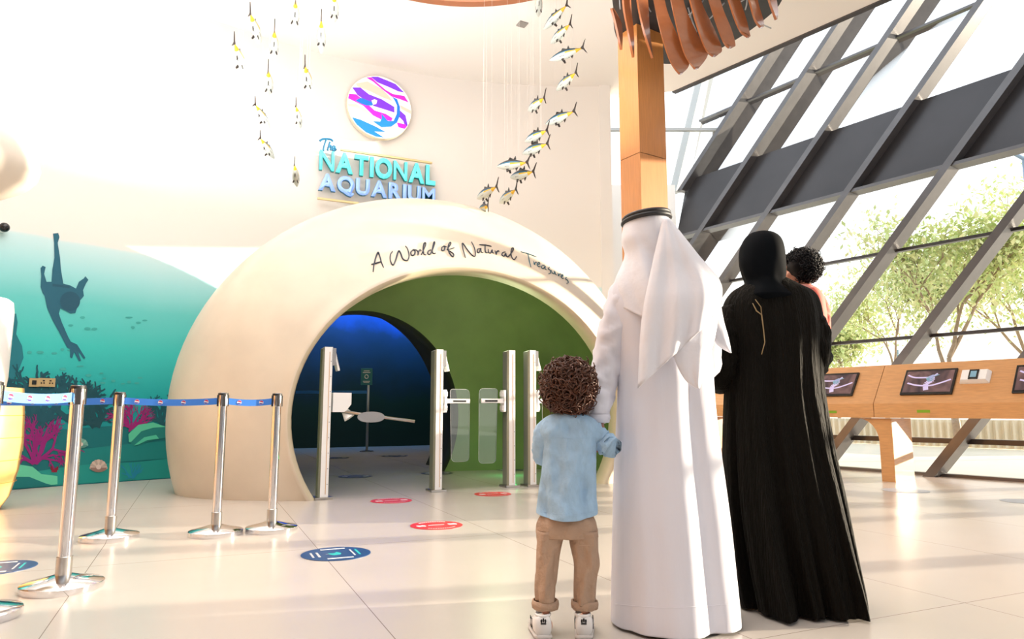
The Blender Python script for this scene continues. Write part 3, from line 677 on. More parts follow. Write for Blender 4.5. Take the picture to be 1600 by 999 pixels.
# shared mesh for a fish proto; every fish is an Empty with its parts
def make_fish(nose, tail, D, L, label, group, away=1):
    a, b = at_y(*tail, D), None
    # nose: along its pixel ray so that the fish has length L
    d = ray(*nose); best = None
    for k in range(400):
        Y = D + away * (k * L / 400); p = CAM + d * (Y / d.y)
        if (p - a).length <= L * 1.02: best = p
        elif best is None: best = p
        else: break
    b = best; x = (b - a).normalized(); up = Vector((0, 0, 1)); z = (up - x * up.dot(x)).normalized(); y = z.cross(x)
    c = (a + b) / 2; S = (b - a).length
    r = thing('hanging_fish', label, 'fish model', c, group); r.rotation_euler = Matrix((x, y, z)).transposed().to_euler(); r.scale = (S, S, S)
    for nm, me in FM:
        o = bpy.data.objects.new(nm, me); COL.objects.link(o); o.parent = r
    R = Matrix((x, y, z)); bm = B()
    for lx in (.18, -.2):
        p0 = Vector((lx, 0, .1)); wp = c + R.transposed() @ (p0 * S); top = Vector((wp.x, wp.y, HC)); p1 = (R @ (top - c)) / S
        tube(bm, [p0, p1], .0008 / S, 4)
    bmesh.ops.recalc_face_normals(bm, faces=bm.faces); me = bpy.data.meshes.new('wire'); bm.to_mesh(me); bm.free(); me.materials.append(wirem)
    o = bpy.data.objects.new('wire', me); COL.objects.link(o); o.parent = r
LF = [((383,116),(365,63),'white and yellow tuna model leftmost of the loose group left of the logo'), ((407,69),(390,17),'tuna model above the leftmost one, leaning right, high in the left group'),
 ((460,43),(462,-3),'tuna model seen from behind near the ceiling, third from left in the top row'), ((523,35),(522,-13),'topmost right tuna model of the left group, cut by the picture edge'),
 ((502,84),(502,26),'tuna model hanging straight, directly above and left of the round logo'), ((428,92),(429,43),'tuna model in the middle of the left group, tail straight up'),
 ((421,149),(419,106),'small tuna model just below the middle one of the left group'), ((485,144),(476,99),'tuna model nearest the round logo on its left, leaning right'),
 ((422,200),(397,160),'tuna model tilted steeply right, left of the logo at its lower half'), ((470,201),(462,162),'slim tuna model left of the lower edge of the round logo'),
 ((429,248),(405,213),'small tuna model with orange tail left of the word The'), ((464,292),(460,254),'lowest tuna model of the left group, left of the raised letters')]
for i, (nz, tl, lb) in enumerate(LF): make_fish(nz, tl, 7.4 + .25 * (i // 3), .52 if i < 8 else .42, lb, 'tuna models hanging left of the logo')
RF = [((841,26),(843,-18),'topmost tuna model of the right swirl, seen from behind and cut by the frame'), ((849,46),(888,5),'second tuna model from the top of the right swirl, nose down left'), ((860,68),(893,35),'third tuna model from the top of the right swirl, under the second'),
 ((858,94),(914,73),'largest side-on tuna model near the top of the right swirl'), ((869,141),(902,111),'tuna model hanging alone below the largest one, nose down left'), ((825,173),(852,151),'tuna model set apart to the left in the middle of the right swirl'),
 ((852,194),(900,172),'long tuna model with dark fins in the middle of the right swirl'), ((820,221),(857,202),'upper of two close tuna models below the long one'), ((816,240),(858,223),'lower of two close tuna models below the long one'),
 ((776,260),(827,253),'level tuna model pointing left over the lower part of the swirl'), ((797,277),(836,267),'tuna model just under the level one, tail to the right'), ((745,310),(778,290),'lower left tuna model of the swirl above the dome'),
 ((780,317),(808,294),'tuna model right of the lower left one, above the dome'), ((750,330),(763,320),'smallest tuna model at the very bottom, partly behind the dome top')]
for i, (nz, tl, lb) in enumerate(RF): make_fish(nz, tl, 8.4 + (0 if i < 12 else .3), .50, lb, 'tuna models in the swirl right of the logo')
# ------------------------------------------------------------------ ceiling ring, downlight
bm = B(); rc = Vector((-.62, 7.15, HC - .06)); n = 96
for r0, z in ():
    pass
ringp = lambda r, z: [rc + Vector((r * math.cos(2 * PI * k / n), r * math.sin(2 * PI * k / n), z)) for k in range(n)]
e_far = at_floor(737, 11, HC - .22); rr = 2.3; rc = Vector((e_far.x, e_far.y - rr, HC - .22))
loft(bm, [ringp(rr, .22), ringp(rr, 0), ringp(rr - .12, 0), ringp(rr - .12, .20)], True)
tag(obj('ceiling_ring', bm, M['woodfin'], smooth='auto'), 'round wooden ring under the ceiling with only its lower rim in view', 'ceiling feature')
bm = B(); p = at_floor(816, 37, HC); box(bm, p - Vector((0, 0, .01)), (.06, .03, 0), (-.03, .06, 0), (0, 0, .012), bev=.003); tag(obj('ceiling_sensor', bm, simplemat('grey_sensor', (150, 145, 140))), 'small grey square fitting on the white ceiling between the fish groups', 'sensor')
# ------------------------------------------------------------------ wooden column and fin crown
cc = at_y(1010, 640, 7.5); cc.z = 0; yaw = math.radians(33); ca = Vector((math.cos(yaw), math.sin(yaw), 0)); cb = Vector((-ca.y, ca.x, 0)); CW1, CW2 = .42, .33
colr = thing('wooden_column', 'tall square column clad in orange wood veneer rising behind the man in white', 'column', cc + (ca * CW1 + cb * CW2) / 2)
zj = zpx(238, 7.5); g = .004
for i, (z0, z1) in enumerate(((0, zj), (zj + g, 5.6))):
    bm = B(); box(bm, cc + (ca * CW1 + cb * CW2) / 2 + Vector((0, 0, (z0 + z1) / 2)), ca * CW1 / 2, cb * CW2 / 2, Vector((0, 0, (z1 - z0) / 2)), bev=.003); obj('cladding_panel', bm, M['woodv'], colr)
bm = B(); box(bm, cc + (ca * CW1 + cb * CW2) / 2 + Vector((0, 0, zj)), ca * (CW1 / 2 - .006), cb * (CW2 / 2 - .006), Vector((0, 0, .01))); obj('joint', bm, M['black'], colr)
# dark oval coffer
ZO = 5.35; oc = Vector((2.15, 6.7, ZO))
cro = thing('fin_canopy', 'black oval ceiling canopy with curved orange wooden fins above the column', 'canopy', oc)
pts = [at_floor(958, 10, ZO), at_floor(962, 55, ZO), at_floor(985, 82, ZO), at_floor(1040, 100, ZO), at_floor(1095, 90, ZO), at_floor(1150, 62, ZO), at_floor(1195, 30, ZO), at_floor(1222, 0, ZO), at_floor(1235, -60, ZO), at_floor(1180, -150, ZO), at_floor(1080, -170, ZO), at_floor(985, -110, ZO), at_floor(955, -40, ZO)]
pc = crom([tuple(p) for p in pts] + [tuple(pts[0])], 5)[:-1]
bm = B(); prism(bm, pc, (0, 0, .06)); loft(bm, [[p + Vector((0, 0, .06)) for p in pc], [p + Vector((0, 0, HC - ZO)) for p in pc]], True); obj('coffer', bm, M['black'], cro)
bm = B(); rnd = random.Random(2)
for k in range(14):
    a = pts[0].lerp(pts[6], rnd.random()); a = a.lerp(oc, rnd.random() * .6); b2 = a + Vector((rnd.uniform(-.5, .5), rnd.uniform(-.5, .5), 0)); a.z = b2.z = ZO - .03; tube(bm, [a, (a + b2) / 2 + Vector((0, 0, -.02)), b2], .008, 6)
obj('cable', bm, M['grey'], cro, smooth=True)
# fins: blades hanging below the coffer, outline from root to rounded tip; planes perpendicular to the facade direction
FT = [([(955,13),(962,40),(970,78)], [(957,13),(970,38),(971,78)]), ([(972,-30),(974,10),(980,45),(989,90)], [(984,-30),(985,10),(989,50),(989.5,90)]),
 ([(992,-30),(997,10),(1006,50),(1019,91)], [(1008,-30),(1012,10),(1014,50),(1019.5,91)]), ([(1016,-40),(1022,5),(1035,60),(1048,98),(1062,116)], [(1030,-40),(1042,15),(1060,60),(1076,97),(1065,116)]),
 ([(1042,-40),(1049,5),(1062,60),(1072,90),(1086,108)], [(1060,-40),(1070,10),(1090,55),(1105,83),(1090,108)]), ([(1068,-40),(1079,5),(1092,50),(1103,78),(1114,88)], [(1086,-40),(1096,5),(1115,45),(1127,77),(1118,88)]),
 ([(1096,-40),(1108,3),(1120,40),(1130,65),(1139,75)], [(1114,-40),(1128,10),(1142,45),(1148,70),(1142,75)]), ([(1124,-40),(1138,0),(1148,30),(1156,48),(1168,58)], [(1142,-40),(1155,0),(1165,30),(1171,55),(1170,58)]),
 ([(1158,-40),(1170,0),(1179,30),(1188,43)], [(1174,-40),(1184,5),(1191,30),(1192,43)]), ([(1190,-40),(1201,0),(1208,20),(1212,31)], [(1205,-40),(1212,0),(1214,20),(1213,31)])]
for lc, rc_ in FT:
    a, b_ = crom(lc, 7), crom(rc_, 7); n_ = min(len(a), len(b_)); lo_, up_ = [], []
    for k in range(n_):
        p, q = a[int(k * (len(a) - 1) / (n_ - 1))], b_[int(k * (len(b_) - 1) / (n_ - 1))]; Y = 6.15 + 1.2 * (p.y + 50) / 166
        lo_.append(at_y(p.x, p.y, Y)); up_.append(at_y(q.x, q.y, Y + .10))
    bm = B(); rg_ = []
    for k in range(n_):
        t_ = (lo_[min(k + 1, n_ - 1)] - lo_[max(k - 1, 0)]); e_ = up_[k] - lo_[k]
        if e_.length < .01: e_ = Vector((.01, .01, 0))
        nn_ = t_.cross(e_).normalized() * .012; rg_.append([lo_[k] - nn_, up_[k] - nn_, up_[k] + nn_, lo_[k] + nn_])
    loft(bm, rg_, True, True, True); obj('fin', bm, M['woodfin'], cro, smooth='auto')
# ------------------------------------------------------------------ counter with monitors
lf = at_floor(1398, 754); CN = FN.dot(lf)        # leg front plane
def cpt(s, nn, z):
    """s along FH from lf, nn outward from front plane"""
    return Vector((lf.x, lf.y, 0)) + FH * s + FN * nn + Vector((0, 0, z))
def c_s(px, py, nn=0):
    p = at_plane(px, py, cpt(0, nn, 0), FN); return (p - lf).dot(FH), p.z
CF = -.06
_, zb = c_s(1365, 653, CF); _, zm = c_s(1365, 631, CF); sj = c_s(1365, 640, CF)[0]
# back top: find nn such that seam top lands at (1383,571)
d = ray(1383, 571); # intersect with plane s = sj
pl0 = cpt(sj, 0, 0); t_ = (pl0 - CAM).dot(FH) / d.dot(FH); q = CAM + d * t_; NB = FN.dot(q - lf); ztop = q.z
print('counter', zb, zm, NB, ztop, sj)
if not (.1 < NB < .9): NB = .4; ztop = 1.45
def cprof(s): return [cpt(s, CF, zb), cpt(s, CF, zm), cpt(s, NB, ztop), cpt(s, NB + .10, ztop), cpt(s, NB + .10, zb)]
s_far = c_s(1112, 640, CF)[0]; segs = [(sj - 2.55, sj - .004), (sj + .004, s_far + .3)]
csl = {0: 'orange wooden counter section right of the seam, with a full monitor and white handset box', 1: 'orange wooden counter section left of the seam, mostly behind the woman in black'}
croots = []
def leg_part(root, s):
    bm = B(); w = .17; out = [cpt(s - w / 2, 0, 0), cpt(s - w / 2, 0, zb - .01)]
    for k in range(7): q = k / 6; out.append(cpt(s + w / 2 + .26 * (1 - math.sin(q * PI / 2)) , 0, zb - .01 - .30 * (1 - math.cos(q * PI / 2))))
    out.append(cpt(s + w / 2, 0, 0)); prism(bm, out, FN * .50); obj('leg', bm, M['wood'], root)
for i, (a, b_) in enumerate(segs):
    r = thing('interactive_counter', csl[i], 'counter', cpt((a + b_) / 2, .2, 0), 'wooden monitor counters along the windows'); croots.append(r)
    bm = B(); loft(bm, [cprof(a), cprof(b_)], True, True, True); obj('counter_body', bm, M['wood'], r)
sleg = c_s(1389, 752, 0)[0]
leg_part(croots[0], sleg); leg_part(croots[0], sleg - 2.25); leg_part(croots[1], s_far + .05)
SN = (cpt(0, NB, ztop) - cpt(0, CF, zm)); SN = FH.cross(SN).normalized()
if SN.y > 0: SN = -SN
SP0 = cpt(0, CF, zm)
slope_u = SN.cross(FH).normalized()
if slope_u.z < 0: slope_u = -slope_u
def slope(px, py, off=0): return at_plane(px, py, SP0 + SN * off, SN)
c1 = [slope(*p) for p in ((1406.6, 618.8), (1417.4, 580.8), (1498, 576.5), (1488.5, 617))]
mc = sum(c1, Vector()) / 4; mw = ((c1[3] - c1[0]).length + (c1[2] - c1[1]).length) / 2; mh = ((c1[1] - c1[0]).length + (c1[2] - c1[3]).length) / 2
cL = slope(1338, 602); cR = slope(1586, 593)
ms_ = (mc - SP0).dot(FH); dL = (cL - SP0).dot(FH) + mw / 2 - ms_; dR = (cR - SP0).dot(FH) - mw / 2 - ms_
print('monitor', mw, mh, dL, dR)
scr = bpy.data.materials.new('monitor_picture'); scr.use_nodes = True; t = scr.node_tree; b = t.nodes['Principled BSDF']; b.inputs['Roughness'].default_value = .12
co = t.nodes.new('ShaderNodeTexCoord'); n = t.nodes.new('ShaderNodeTexNoise'); n.inputs['Scale'].default_value = 3.2; n.inputs['Detail'].default_value = 2; n.inputs['Distortion'].default_value = 1.0; t.links.new(co.outputs['Object'], n.inputs['Vector'])
r = t.nodes.new('ShaderNodeValToRGB'); t.links.new(n.outputs[0], r.inputs[0]); e = r.color_ramp.elements; e[0].position = .35; e[0].color = (*srgb(50, 40, 48), 1); e[1].position = .7; e[1].color = (*srgb(120, 92, 92), 1)
t.links.new(r.outputs[0], b.inputs['Base Color']); t.links.new(r.outputs[0], b.inputs['Emission Color']); b.inputs['Emission Strength'].default_value = .35
lilac = mat('screen_lilac', srgb(190, 180, 215), .3, emis=(srgb(190, 180, 215), .35)); cyan = mat('screen_cyan', srgb(120, 160, 180), .3, emis=(srgb(120, 160, 180), .2))
mlab = ['black framed monitor right of the counter seam, showing white looping shapes', 'black framed monitor left of the counter seam, beside the woman in black', 'black framed monitor cut by the right edge of the picture', ]
for k, dx in enumerate((0, dL, dR)):
    c = mc + FH * dx; R_ = thing('monitor', mlab[k], 'monitor', c - slope_u * mh / 2, 'monitors set into the wooden counter')
    bm = B(); box(bm, c + SN * .012, FH * mw / 2, slope_u * mh / 2, SN * .012, bev=.004); obj('bezel', bm, M['blackgloss'], R_)
    bm = B(); quad(bm, [c + SN * .0255 + FH * a * (mw / 2 - .025) + slope_u * b2 * (mh / 2 - .03) for a, b2 in ((-1, -1), (1, -1), (1, 1), (-1, 1))]); sco = obj('screen', bm, scr, R_)
    q = lambda a, b2: c + SN * .028 - FH * a * mw / 2 + slope_u * b2 * mh / 2
    bm = B()
    for st in ([(-.85, .55), (-.6, .35), (-.2, .3), (.1, .35), (.3, .6)], [(-.8, -.1), (-.4, -.3), (.1, -.35), (.5, -.15), (.85, .1)], [(.05, .45), (.15, .1), (-.05, -.2), (.0, -.7)]):
        pts2 = [q(p.x, p.y) for p in crom(st, 5)]
        for a, b2 in zip(pts2, pts2[1:]):
            dd_ = (b2 - a).normalized().cross(SN) * (.011 if st[0][0] < 0 else .03); f = [a + dd_, b2 + dd_, b2 - dd_, a - dd_]; quad(bm, f)
    obj('shape', bm, lilac, sco, recalc=False)
    bm = B(); poly(bm, [q(-.12, .25), q(.05, .45), q(.25, .55), q(.4, .5), q(.2, .35), q(.15, .0), q(.0, -.05)]); obj('shape', bm, cyan, sco, recalc=False)
def handset(c, label):
    R_ = thing('handset_box', label, 'device', c - slope_u * .08, 'white handset boxes on the wooden counter')
    bm = B(); hw, hh = .155, .085
    rg = lambda f, d: [c + SN * d + FH * a * hw * f + slope_u * b2 * hh * f for a, b2 in ((-1, -1), (1, -1), (1, 1), (-1, 1))]
    loft(bm, [rg(1, 0), rg(1, .02), rg(.86, .07)], True, True, True); obj('housing', bm, M['powder'], R_)
    bm = B(); box(bm, c + SN * .072 + FH * .0, FH * .052, slope_u * .072, SN * .006, bev=.004); p_ = obj('display', bm, M['blackgloss'], R_)
    bm = B(); box(bm, c + SN * .080, FH * .032, slope_u * .045, SN * .001); obj('display_image', bm, cyan, p_)
hc = slope(1525, 591); handset(hc, 'white handset box with a small dark display right of the nearest full monitor'); handset(slope(1122, 607), 'white handset box half seen between the man in white and the woman in black')
for (px, py), lb in (((1443, 643), 'small lime green sticker on the counter front below the full monitor'), ((1299, 644), 'small lime green sticker on the counter front beside the woman in black')):
    s, z = c_s(px, py, CF); bm = B(); box(bm, cpt(s, CF - .003, z), FH * .075, FN * .002, Vector((0, 0, .017))); tag(obj('counter_sticker', bm, simplemat('lime_vinyl', (130, 175, 30))), lb, 'sticker')
# ------------------------------------------------------------------ turnstile posts
TW = .068
def gate_post(px, py, hpx, label):
    p = at_floor(px, py); h = at_y(px, hpx, p.y).z
    r = thing('gate_post', label, 'turnstile', p, 'white access gate posts under the dome arch')
    bm = B(); box(bm, p + Vector((0, 0, .012)), U * .09, V * .10, Vector((0, 0, .012)), bev=.003); obj('base_plate', bm, M['brushed'], r)
    bm = B(); pr = [p + U * a + V * b_ for a, b_ in ((-.052, -.035), (-.052, .08), (.048, .08), (.048, -.06), (-.034, -.06))]
    rings = [[q + Vector((0, 0, .024)) for q in pr], [q + Vector((0, 0, h - (.0 if i in (3, 4) else .015))) for i, q in enumerate(pr)]]
    loft(bm, rings, True, True, True); bm.faces.ensure_lookup_table()
    for f in bm.faces:
        c = f.calc_center_median() - p
        if abs(f.normal.z) < .5 and c.dot(U) < -.03: f.material_index = 1
    obj('column', bm, None, r, mats=[M['powder'], M['greypost']])
    bm = B(); 
    for k in range(9): box(bm, p + U * .034 - V * .0615 + Vector((0, 0, .15 + k * (h - .3) / 8)), U * .004, V * .002, Vector((0, 0, .004)))
    obj('screw', bm, M['grey'], r)
    bm = B(); box(bm, p + U * .018 - V * .0615 + Vector((0, 0, h / 2)), U * .003, V * .002, Vector((0, 0, h / 2 - .05))); obj('orange_strip', bm, simplemat('amber_strip', (210, 170, 120)), r)
    return r, p, h
def reader(r, p, h):
    c = p + U * .095 + V * .02 + Vector((0, 0, h - .13)); up = (Vector((0, 0, 1)) - U * .25).normalized(); nn = up.cross(V).normalized()
    bm = B(); box(bm, c, nn * .012, V * .06, up * .12, bev=.006); k = obj('reader', bm, M['powder'], r)
    bm = B(); box(bm, c + nn * .013 * (1 if nn.dot(U) > 0 else -1), nn * .003, V * .05, up * .10); obj('reader_screen', bm, M['blackgloss'], k)
    bm = B(); box(bm, p + U * .063 - V * .03 + Vector((0, 0, h - .10)), U * .02, V * .03, Vector((0, 0, .09))); obj('reader_bracket', bm, M['grey'], r)
def gate_arm(r, p, h, s):
    zc = zpx(627, p.y)
    bm = B(); box(bm, p + U * s * .085 + Vector((0, 0, zc)), U * .018, V * .05, Vector((0, 0, .13)), bev=.008); 
    for k in range(3): box(bm, p + U * s * .105 + Vector((0, 0, zc + .08 - .08 * k)), U * .01, V * .04, Vector((0, 0, .028)), bev=.005)
    obj('hinge_block', bm, M['powder'], r)
    bm = B(); box(bm, p + U * s * .24 - V * .03 + Vector((0, 0, zc)), U * .15, V * .012, Vector((0, 0, .026)), bev=.006); a = obj('arm', bm, M['powder'], r)
    bm = B(); box(bm, p + U * s * .26 - V * .044 + Vector((0, 0, zc)), U * .08, V * .002, Vector((0, 0, .010))); obj('arm_label', bm, M['black'], a)
    bm = B(); z0, z1 = zpx(723, p.y), zpx(608, p.y); o = []; w0, w1 = .16, .40
    for (cx, cz, a0) in ((w1 - .05, z1 - .05, 0), (w0 + .03, z1 - .03, 90), (w0 + .07, z0 + .05, 180), (w1 - .05, z0 + .05, 270)):
        rr_ = .05 if a0 in (0, 270, 180) else .03
        for k in range(5): an = math.radians(a0 + 22.5 * k); o.append(p + U * s * (cx + rr_ * math.cos(an)) + Vector((0, 0, cz + rr_ * math.sin(an))))
    prism(bm, [q - V * .006 for q in o], V * .012); obj('glass_panel', bm, M['panelglass'], r)
    bm = B(); oo = [o[k] for k in (5, 6, 7, 8, 9, 10, 11, 12, 13, 14)]; tube(bm, [q for q in o] + [o[0]], .002, 6); obj('glass_edge', bm, M['vwhite'], r, smooth=True)
r, p, h = gate_post(503, 780, 543, 'leftmost white gate post, with a tripod turnstile arm behind it'); reader(r, p, h)
bm = B(); zc = zpx(632, p.y); c = p + U * .20 + V * .05 + Vector((0, 0, zc + .02))
prism(bm, [c - U * .13 + Vector((0, 0, .10)) - V * .1, c + U * .06 + Vector((0, 0, .10)) - V * .1, c + U * .06 + Vector((0, 0, -.02)) - V * .1, c - U * .0 + Vector((0, 0, -.10)) - V * .1, c - U * .13 + Vector((0, 0, -.10)) - V * .1], V * .22); obj('turnstile_housing', bm, M['powder'], r)
bm = B(); tube(bm, [c + U * .0 + Vector((0, 0, -.07)) - V * .02, c + U * .06 + Vector((0, 0, -.16)) - V * .05], [.03, .065], 16); obj('rotor_hub', bm, M['powder'], r, smooth='auto')
bm = B(); pa_ = at_y(533, 643, p.y + .05); pb_ = at_y(648, 659, p.y + .2); tube(bm, [pa_, pb_], .017, 10); ar = obj('turnstile_arm', bm, M['brushed'], r, smooth=True)
bm = B(); c = at_y(579, 652, p.y + .08); o = [c + (U * .145 * math.copysign(abs(math.cos(a)) ** .8, math.cos(a)) + Vector((0, 0, .056 * math.sin(a)))) for a in [2 * PI * k / 24 for k in range(24)]]; prism(bm, [q - V * .03 for q in o], V * .012); obj('paddle', bm, M['grey'], r)
r, p, h = gate_post(681, 768, 547, 'second white gate post from the left, glass panel opening to its right'); reader(r, p, h); gate_arm(r, p, h, 1)
r, p, h = gate_post(796, 761, 548, 'third white gate post from the left, glass panel opening to its left'); gate_arm(r, p, h, -1)
r, p, h = gate_post(829, 760, 548, 'fourth white gate post from the left, standing close behind the boy'); reader(r, p, h); gate_arm(r, p, h, 1)
# sign stand inside
p = at_floor(573, 706); ps = thing('sign_stand', 'slim floor stand with a small teal notice in the dark room beyond the arch', 'sign stand', p)
bm = B(); lathe(bm, p, [(.15, 0), (.15, .015), (.02, .03)], 24); obj('base', bm, M['brushed'], ps); zt_ = at_y(573, 602, p.y).z
bm = B(); tube(bm, [p + Vector((0, 0, .02)), Vector((p.x, p.y, zt_))], .028, 12); obj('pole', bm, M['palesteel'], ps, smooth=True)
c = at_y(573, 589, p.y); hw = 9 * p.y / F; hh = 13 * p.y / F
bm = B(); box(bm, c, (hw, 0, 0), (0, .02, 0), (0, 0, hh), bev=.006); bo = obj('notice_board', bm, simplemat('teal_board', (70, 140, 150)), ps)
bm = B(); 
for k, (w_, z_) in enumerate(((.5, .7), (.65, .5), (.6, -.55), (.5, -.7))): box(bm, c + Vector((0, -.022, hh * z_)), (hw * w_, 0, 0), (0, .001, 0), (0, 0, hh * .05))
tube(bm, [c + Vector((hw * .3 * math.cos(k * PI / 6), -.024, hh * (.0 + .22 * math.sin(k * PI / 6)))) for k in range(13)], hh * .06, 6)
obj('printed_notice', bm, M['vwhite'], bo)
bm = B(); a, b_ = at_y(462, 613, 11.2), at_y(573, 613, 11.2); box(bm, (a + b_) / 2, ((b_ - a).length / 2, 0, 0), (0, .002, 0), (0, 0, .024)); tag(obj('queue_belt', bm, M['belt']), 'blue queue belt stretched across inside the dark room', 'belt')
# ------------------------------------------------------------------ floor stickers
FU = Vector((math.cos(math.radians(24)), math.sin(math.radians(24)), 0)); FV = Vector((-FU.y, FU.x, 0))
def sticker(px, py, r, m, label, kind, group, z=.0):
    p = at_floor(px, py); R_ = thing('floor_sticker', label, 'floor sticker', p, group); up = Vector((0, 0, 1))
    bm = B(); lathe(bm, p, [(r, .0005), (r, .003)], 48); obj('disc', bm, m, R_)
    if kind == 'none': return
    bm = B(); q = lambda a, b_: p + FU * a * r + FV * b_ * r + Vector((0, 0, .0036))
    def rect(a0, a1, b0, b1): quad(bm, [q(a0, b0), q(a1, b0), q(a1, b1), q(a0, b1)])
    def foot(a, b_, s, fx=1):
        pts = [(-.16, -.06), (-.18, .06), (-.1, .09), (0, .06), (.12, .10), (.2, .06), (.22, -.04), (.14, -.1), (0, -.07), (-.1, -.09)]
        poly(bm, [q(a + x * s, b_ + y * s * fx) for x, y in pts])
    if kind == 'red':
        rect(-.32, .32, -.03, .07); foot(-.62, .0, .9, 2.0); foot(.62, .0, .9, 2.0)
        for k in range(13):
            a = math.radians(50 + 6.5 * k); c_ = p + (FU * math.cos(a) + FV * math.sin(a)) * r * .8 + Vector((0, 0, .0036)); quad(bm, [c_ + FU * x * r * .03 + FV * y * r * .07 for x, y in ((-1, -1), (1, -1), (1, 1), (-1, 1))])
        for k in range(13):
            a = math.radians(-50 - 6.5 * k); c_ = p + (FU * math.cos(a) + FV * math.sin(a)) * r * .8 + Vector((0, 0, .0036)); quad(bm, [c_ + FU * x * r * .03 + FV * y * r * .04 for x, y in ((-1, -1), (1, -1), (1, 1), (-1, 1))])
    if kind == 'blue':
        rect(-.35, .38, .62, .74); rect(-.35, .38, -.74, -.62); pass
        for k in range(9):
            rect(-.72, -.66, -.36 + k * .08, -.31 + k * .08); rect(-.55, -.48, -.36 + k * .08, -.31 + k * .08)
            rect(.45, .5, -.45 + k * .1, -.38 + k * .1)
        rect(-.3, .0, -.02, .0)
    obj('printed_marks', bm, M['vwhite'], R_, recalc=False)
    if kind == 'blue':
        bm = B(); poly(bm, [q(-.2, -.1), q(-.1, -.25), q(.1, -.2), q(.15, 0), q(.05, .2), q(-.05, .05), q(-.22, .12)]); rect(.6, .66, -.4, .4); obj('fish_icon', bm, M['teal'], R_, recalc=False)
G1 = 'red round floor stickers before the arch'; G2 = 'dark round floor stickers inside the dome'
sticker(525, 866, .215, M['navy'], 'large blue round floor sticker with footprints, in front of the arch', 'blue', None)
sticker(682, 821.5, .205, M['red'], 'nearest red round floor sticker, between the arch and the boy', 'red', G1)
sticker(611.5, 783, .205, M['red'], 'red round floor sticker right of the leftmost gate post', 'red', G1)
sticker(770, 772.5, .20, M['red'], 'red round floor sticker left of the third gate post', 'red', G1)
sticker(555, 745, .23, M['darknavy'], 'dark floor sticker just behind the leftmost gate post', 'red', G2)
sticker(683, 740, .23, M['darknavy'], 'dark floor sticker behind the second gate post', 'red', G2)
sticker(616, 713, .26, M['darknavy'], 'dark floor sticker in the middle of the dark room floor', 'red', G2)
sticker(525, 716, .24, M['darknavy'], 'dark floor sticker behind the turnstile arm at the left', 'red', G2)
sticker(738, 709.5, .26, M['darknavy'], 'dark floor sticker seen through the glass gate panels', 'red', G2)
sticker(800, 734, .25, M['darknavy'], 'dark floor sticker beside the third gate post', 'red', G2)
sticker(1415, 767, .24, M['palevinyl'], 'pale grey worn floor sticker in front of the counter leg', 'none', None)
sticker(1600, 784, .2, M['palevinyl'], 'pale worn floor sticker cut by the right picture edge', 'none', None)
sticker(-6, 888, .2, M['navy'], 'blue floor sticker just peeping in at the left picture edge', 'blue', None)
# ------------------------------------------------------------------ queue posts
def emblem(bm, c, n, r):
    t_ = n.cross(Vector((0, 0, 1))).normalized(); up = Vector((0, 0, 1))
    N_ = 16; bm.faces.new([bm.verts.new(c + n * .003 + (t_ * math.cos(2 * PI * k / N_) + up * math.sin(2 * PI * k / N_)) * r) for k in range(N_)]).material_index = 0
    for (m_, a0, a1, rr) in ((1, .15, 1.0, .92), (2, 1.15, 1.95, .92)):
        ps = [c + n * .0045 + (t_ * math.cos(PI * (a0 + (a1 - a0) * k / 8)) + up * math.sin(PI * (a0 + (a1 - a0) * k / 8))) * r * rr for k in range(9)]
        bm.faces.new([bm.verts.new(q) for q in ps]).material_index = m_
qm = [M['vwhite'], simplemat('emblem_crimson', (190, 45, 90)), simplemat('emblem_indigo', (70, 60, 160))]
SH = 1.03
def qpost(px, py, label, group='chrome queue posts', visible=True, pos=None):
    p = pos if pos is not None else at_floor(px, py); r = thing('queue_post', label, 'queue post', p, group)
    bm = B(); lathe(bm, p, [(.185, .0), (.187, .006), (.187, .032), (.182, .037), (.10, .055), (.045, .072)], 48); obj('base', bm, M['chrome'], r, smooth='auto')
    bm = B(); lathe(bm, p, [(.036, .066), (.037, .075), (.037, .16), (.034, .163)], 24); obj('collar', bm, M['brushed'], r, smooth='auto')
    bm = B(); lathe(bm, p, [(.0325, .07), (.0325, SH - .1)], 32); obj('tube', bm, M['chrome'], r, smooth='auto')
    bm = B(); lathe(bm, p, [(.0335, SH - .1), (.036, SH - .098), (.036, SH - .012), (.033, SH)], 32); k = obj('cap', bm, M['chrome'], r, smooth='auto')
    bm = B(); lathe(bm, p, [(.0365, SH - .018), (.0365, SH - .004), (.03, SH + .001)], 32); obj('top_ring', bm, M['black'], k, smooth='auto')
    bm = B()
    for a in (0, 90, 180, 270): an = math.radians(a + 35); box(bm, p + Vector((math.cos(an) * .036, math.sin(an) * .036, SH - .058)), (-math.sin(an) * .011, math.cos(an) * .011, 0), (math.cos(an) * .004, math.sin(an) * .004, 0), (0, 0, .042))
    obj('belt_slot', bm, M['black'], k); return p
a1_ = at_floor(97, 921); q1 = qpost(0, 0, 'nearest chrome queue post with its whole base in view, at the left', pos=a1_)
q2 = qpost(171, 843, 'second chrome queue post from the left, in front of the clam shell mural')
q3 = qpost(337, 836, 'third chrome queue post from the left, in front of the dome shell')
q4 = qpost(424, 830, 'rightmost chrome queue post, at the left foot of the arch')
q0 = qpost(0, 0, 'chrome queue post cut off by the left edge, only its base rim in view', pos=at_floor(-45, 968))
